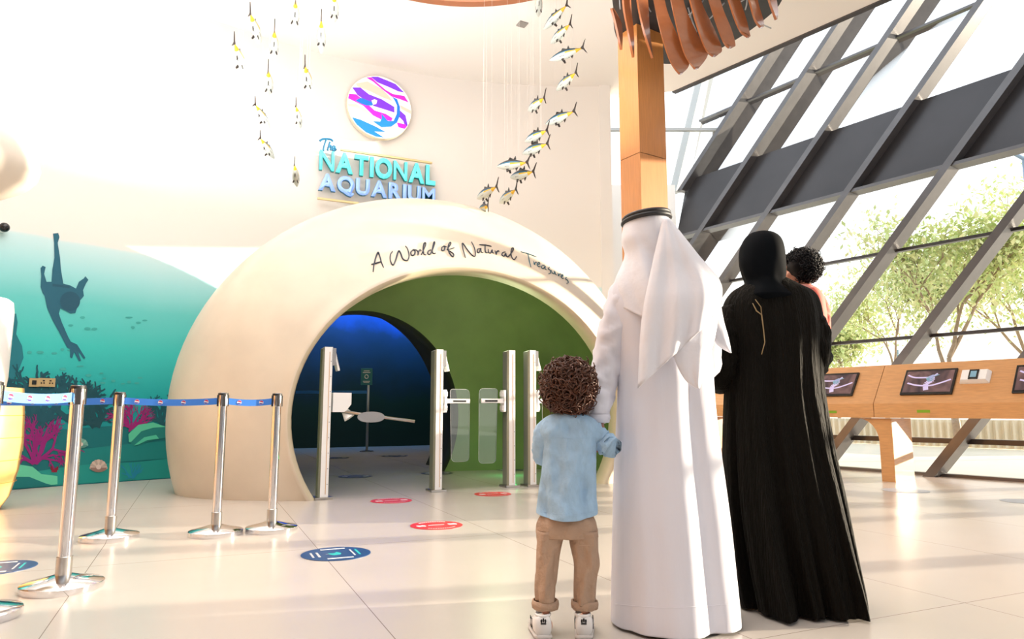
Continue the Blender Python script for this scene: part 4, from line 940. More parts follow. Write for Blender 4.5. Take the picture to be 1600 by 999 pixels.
def belt(a, b_, z, h, m, label, ne, seed):
    r = thing('queue_belt', label, 'belt', Vector((a.x, a.y, z - h / 2)), 'blue queue belts between the posts'); d = (b_ - a); d.z = 0; L_ = d.length; d.normalize(); n = Vector((d.y, -d.x, 0))
    if n.y > 0: n = -n
    a2 = a + d * .037; b2 = b_ - d * .037; L2 = (b2 - a2).length
    K = 12; bm = B(); rings = []
    for k in range(K + 1):
        t_ = k / K; c = a2.lerp(b2, t_); c.z = z - .012 * 4 * t_ * (1 - t_); rings.append([c + n * .0012 + Vector((0, 0, h / 2)), c + n * .0012 - Vector((0, 0, h / 2)), c - n * .0012 - Vector((0, 0, h / 2)), c - n * .0012 + Vector((0, 0, h / 2))])
    loft(bm, rings, True, True, True); o = obj('webbing', bm, m, r)
    for k in range(ne):
        t_ = (k + .5) / ne; c = a2.lerp(b2, t_); c.z = z - .012 * 4 * t_ * (1 - t_); bm = B(); emblem(bm, c, n, h * .34); obj('printed_emblem', bm, None, r, mats=qm, recalc=False)
zbt = SH - .062; hb = .048
belt(q0, q1, zbt, hb, M['beltlight'], 'light blue belt from the nearest post to the one cut by the left edge', 4, 1)
q2b = at_floor(-150, 850)
belt(q2b, q2, zbt, hb, M['belt'], 'blue belt running left behind the nearest post', 8, 2)
belt(q2, q3, zbt, hb, M['belt'], 'blue belt across the purple coral, between second and third post', 4, 3)
belt(q3, q4, zbt, hb, M['belt'], 'short blue belt between the two posts in front of the dome', 2, 4)
# ------------------------------------------------------------------ left desk, panel and canopy
p = at_floor(-70, 800); dk = thing('reception_desk', 'golden yellow barrel shaped desk body with a rounded white upstand at the left edge', 'desk', p)
Yd = p.y; xe = xpx(22, 670, Yd); rad = xe - p.x; bm = B(); z0, z1 = 0.08, zpx(606, Yd)
lathe(bm, p, [(rad * .70, 0), (rad * .85, .12), (rad * .96, .35), (rad * 1.0, .62), (rad * .98, .85), (rad * .93, z1)], 48); obj('desk_body', bm, simplemat('golden_veneer', (226, 182, 112), rough=.4, noise_amt=.1, nscale=6), dk, smooth='auto')
bm = B(); 
for k in range(4): zz = .25 + .2 * k; rr_ = rad * (1.003 if k in (1, 2) else .985) * (.955 if k == 0 else 1); lathe(bm, p, [(rr_ * 1.0, zz), (rr_ * 1.003, zz + .003), (rr_, zz + .006)], 48, cap=False)
obj('seam', bm, simplemat('dark_golden', (196, 140, 60)), dk)
bm = B(); x1 = xpx(17, 560, Yd + .1); zt_ = zpx(468, Yd + .1); prof = [(rad * .93, z1 + .001), (rad * .96, z1 + .1), (rad * .97, zt_ - .12), (rad * .93, zt_ - .03), (rad * .8, zt_)]
k_ = (x1 - p.x) / (rad * .97); lathe(bm, p, [(a * k_, b_) for a, b_ in prof], 48); obj('upstand', bm, M['powder'], dk, smooth='auto')
Yc = 4.6; cx_ = xpx(-70, 260, Yc); xr = xpx(40, 262, Yc) - cx_; zc_ = zpx(262, Yc)
bm = B(); lathe(bm, (cx_, Yc, zc_), [(xr * .30, -.19), (xr * .62, -.15), (xr * .88, -.07), (xr * .98, .0), (xr * 1.0, .06), (xr * .96, .16), (xr * .86, .26), (xr * .6, .34), (xr * .2, .36)], 64)
cpy = thing('lamp_canopy', 'large rounded white pendant canopy with beige underside at the upper left edge', 'pendant', Vector((cx_, Yc, zc_ - .2))); obj('shade', bm, simplemat('pendant_white', (226, 216, 204), rough=.6), cpy, smooth=True)
bm = B(); tube(bm, [(cx_, Yc, zc_ + .3), (cx_, Yc, HC)], .03, 12); obj('suspension_rod', bm, M['powder'], cpy)
p = wall_hit(2, 357, 0); cmr = thing('security_camera', 'small black dome camera on the wall at the far left edge', 'camera', p - Vector((0, 0, .05))); n_ = (WC - p); n_.z = 0; n_.normalize()
bm = B(); tube(bm, [p, p + n_ * .06], .05, 16); obj('mount', bm, M['powder'], cmr); bm = B(); ellipsoid(bm, p + n_ * .08, (.055, .055, .055)); obj('lens_dome', bm, M['blackgloss'], cmr, smooth=True)
# ------------------------------------------------------------------ people
def capsule(bm, a, b, r0, r1, n=14):
    a, b = Vector(a), Vector(b); tube(bm, [a, a.lerp(b, .33), a.lerp(b, .66), b], [r0, r0 + (r1 - r0) * .33, r0 + (r1 - r0) * .66, r1], n)
    ellipsoid(bm, a, (r0,) * 3, 12, 8); ellipsoid(bm, b, (r1,) * 3, 12, 8)
def rotz(v, a): return Matrix.Rotation(a, 3, 'Z') @ Vector(v)
def head(bm, c, hh, yaw=0, pitch=0):
    """face looks to +Y when yaw=0; hh = head height"""
    R_ = Matrix.Rotation(yaw, 3, 'Z') @ Matrix.Rotation(pitch, 3, 'X'); c = Vector(c); P = lambda x, y, z: c + R_ @ (Vector((x, y, z)) * hh)
    ellipsoid(bm, P(0, -.03, .08), (hh * .33, hh * .40, hh * .40), rot=R_); ellipsoid(bm, P(0, .10, -.18), (hh * .25, hh * .28, hh * .30), rot=R_)
    ellipsoid(bm, P(0, .26, -.42), (hh * .12, hh * .10, hh * .09), rot=R_)          # chin
    tube(bm, [P(0, .36, .05), P(0, .42, -.06), P(0, .46, -.14), P(0, .38, -.17)], [hh * .03, hh * .04, hh * .055, hh * .03], 10)   # nose
    ellipsoid(bm, P(0, .345, -.255), (hh * .10, hh * .05, hh * .022), rot=R_); ellipsoid(bm, P(0, .34, -.295), (hh * .085, hh * .05, hh * .025), rot=R_)     # lips
    ellipsoid(bm, P(0, .32, .12), (hh * .24, hh * .06, hh * .05), rot=R_)             # brow
    for s in (-1, 1):
        ellipsoid(bm, P(s * .33, .0, -.05), (hh * .035, hh * .075, hh * .12), rot=R_); ellipsoid(bm, P(s * .16, .25, -.12), (hh * .10, hh * .09, hh * .10), rot=R_)
    return P
def eyes(P, hh, parent):
    for s in (-1, 1):
        bm = B(); ellipsoid(bm, P(s * .14, .335, .01), (hh * .055, hh * .03, hh * .03), 12, 8); obj('eye', bm, M['blackgloss'], parent, smooth=True)
def hand(bm, wrist, d, palmn, size, curl=.6, thumb=1):
    """d = direction of fingers, palmn = palm normal, size = hand length"""
    d = Vector(d).normalized(); n = Vector(palmn); n = (n - d * n.dot(d)).normalized(); s = d.cross(n).normalized(); w_ = Vector(wrist)
    for k in range(-3, 4): capsule(bm, w_ + s * k * size * .05, w_ + d * size * .48 + s * k * size * .065, size * .075, size * .065, 8)
    for k, ln in enumerate((.40, .46, .43, .34)):
        b0 = w_ + d * size * .48 + s * (1.5 - k) * size * .125 * thumb; a = 0; p_ = b0
        for j, f in enumerate((.45, .32, .23)):
            a += curl * (1.0 if j else .7); q_ = p_ + (d * math.cos(a) + n * math.sin(a)) * size * ln * f; capsule(bm, p_, q_, size * (.052 - .006 * j), size * (.048 - .006 * j), 8); p_ = q_
    p_ = w_ + d * size * .12 + s * size * .17 * thumb; q_ = p_ + (d * .7 + s * thumb * .7 + n * .25).normalized() * size * .22; capsule(bm, p_, q_, size * .06, size * .052, 8); capsule(bm, q_, q_ + (d * .9 + n * .5).normalized() * size * .2, size * .052, size * .042, 8)
def finish_body(o, vox):
    m = o.modifiers.new('r', 'REMESH'); m.mode = 'VOXEL'; m.voxel_size = vox; m.use_smooth_shade = True
    s = o.modifiers.new('s', 'SMOOTH'); s.iterations = 3; s.factor = .5
def garment(bm, D, secs, n=96, folds=(), cap0=False, cap1=False, seed=0, sub=6):
    """secs: (py, xl, xr, depth_halfwidth, fold_amp, ycentre) silhouettes at distance D; interpolated"""
    # each -> z, cx, a, b, amp, yc
    S_ = []
    for s in secs:
        py, xl, xr, b_, am = s[:5]; yc = s[5] if len(s) > 5 else D
        A_, B_ = at_y(xl, py, yc), at_y(xr, py, yc); S_.append(((A_.z + B_.z) / 2, (A_.x + B_.x) / 2, (B_.x - A_.x) / 2, b_, am, yc))
    C_ = [crom([(s[0], s[i], 0) for s in S_], sub) for i in range(1, 6)]
    rings = []
    for k in range(len(C_[0])):
        z = C_[0][k].x; cx, a, b_, am, yc = [c[k].y for c in C_]; ring = []
        for j in range(n):
            th = 2 * PI * j / n; f = sum(w_ * math.cos(kk * th + ph + sl_ * z) for kk, w_, ph, sl_ in folds) * am
            ring.append(Vector((cx + (a + min(0, f * 1.0) * abs(math.cos(th)) + f * .35 * (1 - abs(math.cos(th)))) * math.cos(th), yc + (b_ + f) * math.sin(th), z)))
        rings.append(ring)
    loft(bm, rings, True, cap0, cap1); return rings
def sleeve(bm, pts, rads, n=28, wr=.006, seed=0):
    """bent tapered sleeve with wrinkles, open ends"""
    c = crom([tuple(p) for p in pts], 8); L_ = len(c); rr_ = crom([(i, r_, 0) for i, r_ in enumerate(rads)], 8); rings = []; pa = None
    for i, p_ in enumerate(c):
        t_ = (c[min(i + 1, L_ - 1)] - c[max(i - 1, 0)]).normalized()
        if pa is None: a = frame(t_)[0]
        else: a = (pa - t_ * pa.dot(t_)).normalized()
        pa = a; b_ = a.cross(t_); q = rr_[min(i, len(rr_) - 1)].y
        rings.append([p_ + (a * math.cos(2 * PI * j / n) + b_ * math.sin(2 * PI * j / n)) * (q + wr * noise.noise(Vector((j * .35 + seed, i * .45, seed))) * 2) for j in range(n)])
    loft(bm, rings, True, True, True)
def curls(bm, c, r, count, seed, cr=.014, tr=.0035, zmin=-1, cond=None):
    rg = random.Random(seed); c = Vector(c)
    for k in range(count):
        z = 1 - 2 * (k + .5) / count; ph = k * 2.39996; d = Vector((math.sqrt(1 - z * z) * math.cos(ph), math.sqrt(1 - z * z) * math.sin(ph), z))
        if z < zmin or (cond and not cond(d)): continue
        base = c + Vector((d.x * r[0], d.y * r[1], d.z * r[2])) * rg.uniform(.86, .98); a, b_ = frame(d); ax = (a * rg.uniform(-1, 1) + b_ * rg.uniform(-1, 1) + d * rg.uniform(-.1, .9)).normalized(); u_, v_ = frame(ax)
        q = rg.uniform(.7, 1.3) * cr; turns = rg.uniform(1.2, 2.2); st = 9; p0 = rg.uniform(0, 6)
        pts = [base + ax * (q * 1.6 * (i / st)) + (u_ * math.cos(p0 + turns * 2 * PI * i / st) + v_ * math.sin(p0 + turns * 2 * PI * i / st)) * q * (1 - .35 * i / st) for i in range(st + 1)]
        tube(bm, pts, [tr * (1 - .6 * i / st) for i in range(st + 1)], 5)
from mathutils.bvhtree import BVHTree
def stitched(bvh, pxs, r, m, name, parent):
    pts = []
    for px, py in pxs:
        h = bvh.ray_cast(CAM, ray(px, py).normalized())
        if h[0] is not None: pts.append(h[0] + h[1] * (.001 if h[1].dot(ray(px, py)) < 0 else -.001))
    if len(pts) > 2:
        b_ = B(); tube(b_, pts, r, 5); obj(name, b_, m, parent, smooth=True)
def line(a, b, n=26): return [(a[0] + (b[0] - a[0]) * k / n, a[1] + (b[1] - a[1]) * k / n) for k in range(n + 1)]
# ---- man
DM = 3.1
px3 = lambda x, y, D: at_y(x, y, D)
gm = at_floor(1050, 960); man = thing('person', 'man seen from behind in a long white robe and white headscarf with black cord', 'person', Vector((xpx(1050, 900, DM), DM, 0)))
mx = lambda px, py=700: xpx(px, py, DM)
hcm = at_y(1010, 372, DM + .0)
handm = at_y(939, 668, 3.0)
bm = B(); Pm = head(bm, (hcm.x, DM + .02, hcm.z - .0), .235, 0, .05)
capsule(bm, (hcm.x, DM, hcm.z - .08), (mx(1035), DM, zpx(455, DM)), .06, .065)
sh_z = zpx(462, DM); msl = Vector((mx(977), DM, sh_z - .0)); msr = Vector((mx(1100), DM, sh_z))
capsule(bm, msl, msr, .06, .06); capsule(bm, (mx(1035), DM, sh_z), (mx(1035), DM, .98), .12, .13); ellipsoid(bm, (mx(1035), DM, .98), (.16, .12, .13)); ellipsoid(bm, (mx(1035), DM, sh_z - .17), (.17, .11, .2))
for s, ft in ((-1, mx(1020, 950)), (1, mx(1080, 950))):
    hp = Vector((mx(1038) + s * .09, DM, .95)); kn = Vector((ft, DM + .02, .50)); an = Vector((ft, DM, .09)); capsule(bm, hp, kn, .085, .055); capsule(bm, kn, an, .055, .038); capsule(bm, an - Vector((0, .03, .05)), an + Vector((0, .16, -.06)), .035, .03)
mel = at_y(951, 560, DM + .02); capsule(bm, msl, mel, .05, .04); capsule(bm, mel, at_y(936, 652, 3.02), .036, .024)
hand(bm, at_y(937, 655, 3.02), (.16, .05, -1), (-1, .3, -.2), .17, .45, -1)
mer = Vector((msr.x + .02, DM + .02, sh_z - .30)); capsule(bm, msr, mer, .05, .04); mwr = mer + Vector((-.06, .24, .02)); capsule(bm, mer, mwr, .04, .027); hand(bm, mwr, (-.3, 1, 0), (-1, -.2, 0), .17, .4, 1)
o = obj('body', bm, M['skin'], man, recalc=False); finish_body(o, .007); eyes(Pm, .235, man)
bm = B()
garment(bm, DM, [(415, 990, 1060, .07, 0), (432, 968, 1095, .10, .1), (450, 955, 1115, .125, .2), (480, 952, 1117, .15, .3), (530, 960, 1112, .155, .4), (600, 964, 1114, .16, .6), (660, 962, 1119, .17, .8), (740, 958, 1129, .19, 1.0), (820, 956, 1139, .215, 1.2), (900, 954, 1147, .235, 1.3), (950, 953, 1152, .25, 1.4), (976, 953, 1154, .255, 1.4)], 140,
        [(3, .012, .6, .3), (5, .012, 2.0, .2), (9, .006, .7, .5), (14, .003, 0, 1.5)], cap0=True)
lo = min(v.co.z for v in bm.verts)
for v in bm.verts:
    v.co.z += (0.012 - lo) * max(0, 1 - (v.co.z - lo) / .8)
bvm = BVHTree.FromBMesh(bm); th_o = obj('robe', bm, M['thobe'], man, smooth=True); stitched(bvm, [(x, 944 + 6 * math.sin((x - 955) / 60)) for x in range(962, 1146, 5)], .0013, M['thobe'], 'hem_stitch', man); m_ = th_o.modifiers.new('s', 'SOLIDIFY'); m_.thickness = .004
bm = B(); sleeve(bm, [at_y(1004, 440, DM), at_y(978, 463, DM), at_y(963, 510, DM), at_y(951, 560, DM), at_y(939, 610, DM - .02), at_y(932, 655, 3.03)], [.05, .074, .075, .070, .064, .052], wr=.007, seed=3); obj('sleeve', bm, M['thobe'], man, smooth=True)
bm = B(); ce = at_y(932, 655, 3.03); lathe(bm, ce - Vector((0, 0, .012)), [(.053, -.004), (.057, 0), (.057, .03), (.054, .032)], 28, cap=False); obj('cuff', bm, M['thobe'], man, smooth=True)
bm = B(); sleeve(bm, [(mx(1085, 450), DM, sh_z), msr + Vector((.01, 0, -.04)), mer, mer + Vector((-.02, .11, .0)), mwr + Vector((0, -.02, 0))], [.06, .078, .075, .065, .05], wr=.006, seed=9); obj('sleeve', bm, M['thobe'], man, smooth=True)
# headscarf
bm = B(); hs = [(333, 990, 1036, .07, 0, DM + .01), (338, 978, 1043, .105, 0, DM + .01), (352, 974, 1046, .118, .05, DM + .01), (375, 971, 1054, .120, .3, DM), (395, 976, 1072, .118, .5, DM - .01), (412, 972, 1092, .128, .8, DM - .01), (435, 962, 1120, .145, 1, DM - .01), (455, 958, 1126, .160, 1.1, DM - .01), (478, 962, 1125, .172, 1.2, DM - .01)]
rings = garment(bm, DM, hs, 120, [(4, .009, 1.0, 9), (7, .008, .3, 14), (11, .004, 0, 20)], cap0=True)
xa_, xb_, zb_ = xpx(965, 480, DM), xpx(1003, 480, DM), zpx(478, DM)
for v in bm.verts:
    if v.co.y < DM + .02 and v.co.z < zb_ + .12:
        q = min(1, max(0, (v.co.x - xa_) / (xb_ - xa_)))
        if v.co.x > xb_: q = max(0, 1 - (v.co.x - xb_) / .02); v.co.y += .018 * (1 - q) * (1 - (v.co.z - zb_) / .12)
        v.co.z -= (.015 + .075 * q) * (1 - (v.co.z - zb_) / .12); v.co.y -= .012 * (1 - (v.co.z - zb_) / .12)
def sheet(bm, Lp, Rp, dep, amp, seed, K=22, J=16, fold=6):
    a, b_ = crom(Lp, K // (len(Lp) - 1) + 1), crom(Rp, K // (len(Rp) - 1) + 1); n_ = min(len(a), len(b_)); rows = []
    for i in range(n_):
        A_, B_ = a[int(i * (len(a) - 1) / (n_ - 1))], b_[int(i * (len(b_) - 1) / (n_ - 1))]; row = []
        for j in range(J + 1):
            t_ = j / J; p_ = A_.lerp(B_, t_); Y = dep(p_.x, p_.y) - .018 * math.sin(PI * t_) + amp * math.sin(fold * t_ * PI + seed + i * .09) * (i / n_) + amp * .6 * noise.noise(Vector((t_ * 3, i * .15, seed)))
            row.append(at_y(p_.x, p_.y, Y))
        rows.append(row)
    loft(bm, rows, False)
def dman(x, y):
    t_ = min(1, max(0, (y - 345) / 120)); base = DM - .125 - .075 * t_ ** .8
    if y > 465: base += .0
    return base + (.10 * max(0, (abs(x - 1045) - 45) / 45) ** 2)
sheet(bm, [(1036, 342), (1018, 420), (1003, 500), (997, 607)], [(1046, 342), (1088, 395), (1127, 446), (1119, 494)], dman, .018, 1)
sheet(bm, [(1040, 500), (1050, 550), (1068, 590), (1089, 607)], [(1124, 470), (1118, 520), (1106, 565), (1093, 607)], lambda x, y: dman(x, y) + .02, .005, 2, fold=4)
sheet(bm, [(1108, 490), (1110, 515), (1120, 538), (1141, 551)], [(1124, 465), (1130, 500), (1138, 530), (1142, 552)], lambda x, y: DM - .08, .004, 4, fold=2)
pass
sc_o = obj('headscarf', bm, M['scarf'], man, smooth=True); m_ = sc_o.modifiers.new('s', 'SOLIDIFY'); m_.thickness = .003
bm = B()
for dz, rr_ in ((0, 1.0), (.017, .96)):
    c = at_y(1010, 345, DM + .01) + Vector((0, 0, dz)); pts = [c + Vector((.106 * rr_ * math.cos(2 * PI * k / 40), .122 * rr_ * math.sin(2 * PI * k / 40), .012 * math.cos(2 * PI * k / 40))) for k in range(41)]; tube(bm, pts, .011, 10, cap=False)
obj('head_cord', bm, M['black'], man, smooth=True)
# ---- boy
DBY = 2.95
bx = lambda px, py: at_y(px, py, DBY)
boy = thing('person', 'small boy with curly brown hair, light blue shirt, tan trousers and white trainers', 'person', Vector((bx(885, 970).x, DBY, 0)))
hb_ = bx(889, 608); bm = B(); Pb = head(bm, (hb_.x, DBY + .01, hb_.z + .0), .195, -.1, .1)
capsule(bm, (hb_.x, DBY, hb_.z - .05), (hb_.x, DBY, bx(889, 655).z), .04, .045)
bs_z = bx(885, 668).z; capsule(bm, (bx(862, 668).x, DBY, bs_z - .01), (bx(914, 668).x, DBY, bs_z - .01), .032, .032); capsule(bm, (bx(886, 680).x, DBY, bs_z - .03), (bx(884, 790).x, DBY, bx(884, 800).z), .06, .06)
for a, b_ in ((864, 852), (908, 913.5)):
    kn = bx(855 if a < 880 else 914, 870); an = bx(b_, 950); an.y = DBY - .02; capsule(bm, bx(a, 810), kn, .036, .03); capsule(bm, kn, an, .03, .022); capsule(bm, Vector((an.x, DBY - .04, .045)), Vector((an.x, DBY + .09, .03)), .028, .024)
be = bx(951, 698); be.y = DBY - .03; bh = handm + Vector((.0, .045, -.055)); capsule(bm, (bx(922, 668).x, DBY, bs_z), be, .026, .013); capsule(bm, be, bh + Vector((.03, .02, -.02)), .013, .015); hand(bm, bh + Vector((.03, .02, -.02)), (-.7, .1, .6), (-.3, .6, -.6), .115, .5, 1)
bel = bx(848, 712); bel.y = DBY + .03; capsule(bm, (bx(855, 668).x, DBY, bs_z), bel, .035, .028); bwl = bel + Vector((.02, .13, -.03)); capsule(bm, bel, bwl, .028, .02); hand(bm, bwl, (.2, 1, -.3), (1, 0, 0), .115, .5, 1)
o = obj('body', bm, M['skinlight'], boy, recalc=False); finish_body(o, .0055); eyes(Pb, .195, boy)
bm = B(); ellipsoid(bm, (hb_.x, DBY - .005, hb_.z + .012), (.098, .102, .098), 28, 20)
for v in list(bm.verts):
    if v.co.y > DBY + .06 and v.co.z < hb_.z + .03: v.co.y = DBY + .06
    v.co += (v.co - Vector((hb_.x, DBY, hb_.z))) * .12 * noise.noise(v.co * 22)
curls(bm, (hb_.x, DBY - .005, hb_.z + .008), (.108, .112, .112), 800, 4, .021, .0048, cond=lambda d: not (d.y > .55 and d.z < .25))
obj('hair', bm, M['hair'], boy, smooth=True)
bm = B(); garment(bm, DBY, [(646, 868, 906, .045, 0), (650, 856, 920, .06, .2), (660, 844, 934, .075, .5), (680, 841, 936, .088, .8), (705, 845, 932, .09, 1.0), (735, 843, 931, .088, 1.2), (770, 840, 932, .092, 1.2), (795, 838, 934, .100, 1.2), (803, 838, 934, .104, 1.0)], 110, [(3, .008, 1.2, 8), (5, .007, .4, -9), (8, .004, 2.0, 16), (13, .002, 1, 5)], cap0=True)
zl = min(v.co.z for v in bm.verts)
for v in bm.verts:
    k = max(0, 1 - (v.co.z - zl) / .05); xx = (v.co.x - bx(885, 800).x) / .13; v.co.z -= .022 * k * (1 - xx * xx) - .006 * k
    v.co += Vector((0, 1, 0)) * (.012 * noise.noise(Vector((v.co.x * 9 + v.co.z * 8, v.co.y * 5, v.co.z * 13))) + .004 * noise.noise(v.co * 26)); rid = 1 - abs(noise.noise(Vector((v.co.x * 10 + v.co.z * 5, v.co.y * 3 + 2, v.co.z * 16 - v.co.x * 6)))) * 3; v.co.y -= .008 * max(0, rid) * (1 if v.co.y < DBY else 0)
bvs = BVHTree.FromBMesh(bm); o = obj('shirt', bm, M['shirt'], boy, smooth=True)
stitched(bvs, [(x, 684 + 2 * math.sin(x / 14)) for x in range(850, 928, 3)], .0012, M['shirt'], 'yoke_seam', boy); stitched(bvs, line((887, 686), (884, 706)), .0016, M['shirt'], 'back_pleat', boy)
stitched(bvs, [(x, 799 + 5 * math.sin((x - 840) / 90 * PI)) for x in range(844, 930, 3)], .0011, M['shirt'], 'hem_stitch', boy); m_ = o.modifiers.new('s', 'SOLIDIFY'); m_.thickness = .003
bm = B(); sleeve(bm, [bx(912, 670), bx(928, 679), bx(942, 690), be + Vector((.004, .0, .0)), be + Vector((-.02, .03, .02)), bh + Vector((.035, .02, -.015))], [.045, .048, .046, .044, .038, .030], wr=.006, seed=5); obj('sleeve', bm, M['shirt'], boy, smooth=True)
bm = B(); sleeve(bm, [bx(862, 668), bx(850, 676), bx(848, 695), bel + Vector((-.0, .02, 0)), bwl + Vector((0, -.02, 0))], [.045, .044, .042, .04, .03], wr=.005, seed=8); obj('sleeve', bm, M['shirt'], boy, smooth=True)
bm = B(); c = bx(888, 650); pts = [c + Vector((.045 * math.cos(2 * PI * k / 24), .05 * math.sin(2 * PI * k / 24), .004)) for k in range(25)]; tube(bm, pts, .008, 8, cap=False); obj('collar', bm, M['shirt'], boy, smooth=True)
# trousers
bm = B(); garment(bm, DBY, [(785, 850, 922, .070, .2), (800, 847, 925, .075, .3), (815, 839, 932, .086, .5), (828, 837, 935, .09, .6), (838, 838, 936, .085, .5)], 80, [(4, .005, 0, 6), (7, .004, 1, 8)], cap0=False)
for secs, sd_ in (([(828, 838, 884, .078, .6), (860, 837, 876, .068, 1), (890, 836, 872, .062, 1), (920, 835, 869, .058, 1.1), (938, 836, 868, .054, 1)], 1), ([(828, 886, 936, .078, .6), (860, 892, 935, .070, 1), (880, 896, 937, .066, 1.4), (900, 896, 933, .062, 1), (925, 896, 931, .056, 1.1), (942, 896, 931, .053, 1)], 2)):
    garment(bm, DBY, secs, 48, [(3, .006, sd_ * 2, 14), (5, .005, .5, -22), (8, .002, 1, 30)])
# saddle between the legs
ellipsoid(bm, bx(886, 828), (.05, .075, .04), 16, 10)
o = obj('trousers', bm, M['trousers'], boy, smooth=True); m_ = o.modifiers.new('s', 'SOLIDIFY'); m_.thickness = .003
for px_, wd in ((852, 18.5), (913.5, 18.5)):
    bm = B(); c = bx(px_, 944); r_ = wd * DBY / F; pr = [(r_ * .96, .016), (r_ * 1.08, .014), (r_ * 1.12, 0), (r_ * 1.06, -.016), (r_ * .93, -.018)]
    lathe(bm, c, pr, 28, cap=False, sy=1.05)
    for v in bm.verts: v.co.z += .005 * noise.noise(v.co * 40)
    obj('trouser_cuff', bm, M['trousers'], boy, smooth=True)
bm = B(); c = bx(912, 838); c.y = DBY - .098; 
for a, b_ in (((-.03, .03), (.03, .03)), ((.03, .03), (.03, -.02)), ((.03, -.02), (-.03, -.02)), ((-.03, -.02), (-.03, .03))): tube(bm, [c + Vector((a[0], 0, a[1])), c + Vector((b_[0], 0, b_[1]))], .0012, 4)
obj('back_pocket', bm, M['trousers'], boy)
def shoe(px_, toe, label=None):
    heel = at_y(px_, 975, DBY - .07); x0 = heel.x; y0 = DBY - .075; r_ = boy
    def rg(y, w_, z0, z1, n=20):
        return [Vector((x0 + toe * (y - y0) + w_ * math.copysign(abs(math.cos(a)) ** .7, math.cos(a)), y, z0 + (z1 - z0) * (.5 + .5 * math.copysign(abs(math.sin(a)) ** .6, math.sin(a))))) for a in [2 * PI * k / n for k in range(n)]]
    bm = B(); loft(bm, [rg(y0, .028, .012, .072), rg(y0 + .008, .034, .012, .088), rg(y0 + .04, .036, .012, .085), rg(y0 + .09, .037, .012, .066), rg(y0 + .13, .040, .012, .05), rg(y0 + .165, .034, .012, .036), rg(y0 + .18, .02, .012, .025)], True, True, True); sh = obj('shoe', bm, M['leather'], r_, smooth=True)
    bm = B(); loft(bm, [rg(y0 - .004, .026, .0, .017), rg(y0 + .006, .037, .0, .018), rg(y0 + .05, .038, .0, .018), rg(y0 + .13, .043, .0, .018), rg(y0 + .17, .036, .0, .018), rg(y0 + .188, .02, .0, .016)], True, True, True); obj('sole', bm, simplemat('shoe_sole', (205, 200, 195)), sh, smooth=True)
    bm = B(); lathe(bm, (x0, y0 + .04, .086), [(.030, -.006), (.034, 0), (.030, .007), (.026, .0)], 24, sy=1.1, cap=False); obj('shoe_collar', bm, M['leather'], sh, smooth=True)
    bm = B(); lf_ = [((0, .012), .0042, .008), ((-.008, .009), .004, .007), ((.008, .009), .004, .007)]
    for (dx, dz), a, b_ in lf_: ellipsoid(bm, (x0 + dx, y0 - .001, .062 + dz), (a, .0015, b_), 10, 6)
    for dz in (.003, -.001): box(bm, (x0, y0 - .0015, .060 + dz), (.011, 0, 0), (0, .001, 0), (0, 0, .0013))
    obj('heel_emblem', bm, M['black'], sh)
    bm = B()
    for s in (-1, 1):
        for k in range(3): y_ = y0 + .055 + .022 * k; a = Vector((x0 + toe * (y_ - y0) + s * .0372, y_, .026)); box(bm, a + Vector((-s * .0005, .006, .018)), (0, .004, .0), (s * .0015, 0, 0), (0, .007, .018))
    obj('side_stripe', bm, M['black'], sh)
shoe(849, -.12); shoe(912, .12)
# ---- woman
DW = 3.35
wx = lambda px, py: at_y(px, py, DW)
wom = thing('person', 'woman seen from behind in a black headscarf and long black crinkled robe, carrying a toddler', 'person', Vector((wx(1225, 900).x, DW, 0)))
hw_ = wx(1191, 402); bm = B(); Pw = head(bm, (hw_.x, DW + .02, hw_.z), .22, -.25)
capsule(bm, (hw_.x, DW, hw_.z - .06), (wx(1197, 470).x, DW, wx(1197, 470).z), .05, .055); wsl = wx(1147, 490); wsr = wx(1262, 490); capsule(bm, wsl, wsr, .05, .05); capsule(bm, wx(1205, 500), wx(1212, 660), .10, .12); ellipsoid(bm, wx(1212, 665), (.16, .12, .12))
for a in (1190, 1245): kn = wx(a, 790); an = wx(a, 920); an.z = .09; capsule(bm, wx(a + 3, 670), kn, .08, .052); capsule(bm, kn, an, .05, .035); capsule(bm, an - Vector((0, .03, .05)), an + Vector((0, .15, -.06)), .032, .027)
wel = wx(1128, 590); capsule(bm, wsl, wel, .042, .035); wwl = wel + Vector((.12, .24, .12)); capsule(bm, wel, wwl, .035, .024); hand(bm, wwl, (1, .2, .1), (0, -.3, 1), .155, .35, 1)
wer = wx(1280, 585) + Vector((0, .03, 0)); capsule(bm, wsr, wer, .042, .035); wwr = wer + Vector((-.10, .25, -.0)); capsule(bm, wer, wwr, .035, .024); hand(bm, wwr, (-1, .3, .1), (0, -.3, 1), .155, .35, -1)
o = obj('body', bm, M['skinlight'], wom, recalc=False); finish_body(o, .007); eyes(Pw, .22, wom)
bm = B(); wrings = garment(bm, DW, [(432, 1180, 1222, .06, 0), (446, 1160, 1250, .085, .1), (458, 1142, 1272, .105, .2), (480, 1130, 1282, .125, .3), (520, 1130, 1286, .14, .4), (570, 1136, 1284, .145, .5), (620, 1132, 1288, .15, .7), (700, 1130, 1301, .18, 1), (780, 1131, 1317, .215, 1.4), (860, 1138, 1331, .25, 2.2), (920, 1146, 1342, .28, 2.8), (944, 1150, 1345, .29, 3.0)], 200,
        [(3, .010, 1.4, .3), (6, .012, .2, .25), (9, .010, 1.4, .2), (15, .008, 0, .3), (41, .0026, 0, 2.2), (29, .002, 1, -1.5)], cap0=True)
lo = min(v.co.z for v in bm.verts)
for v in bm.verts: v.co.z += (.014 - lo) * max(0, 1 - (v.co.z - lo) / .8)
o = obj('robe', bm, M['abaya'], wom, smooth=True); m_ = o.modifiers.new('s', 'SOLIDIFY'); m_.thickness = .003
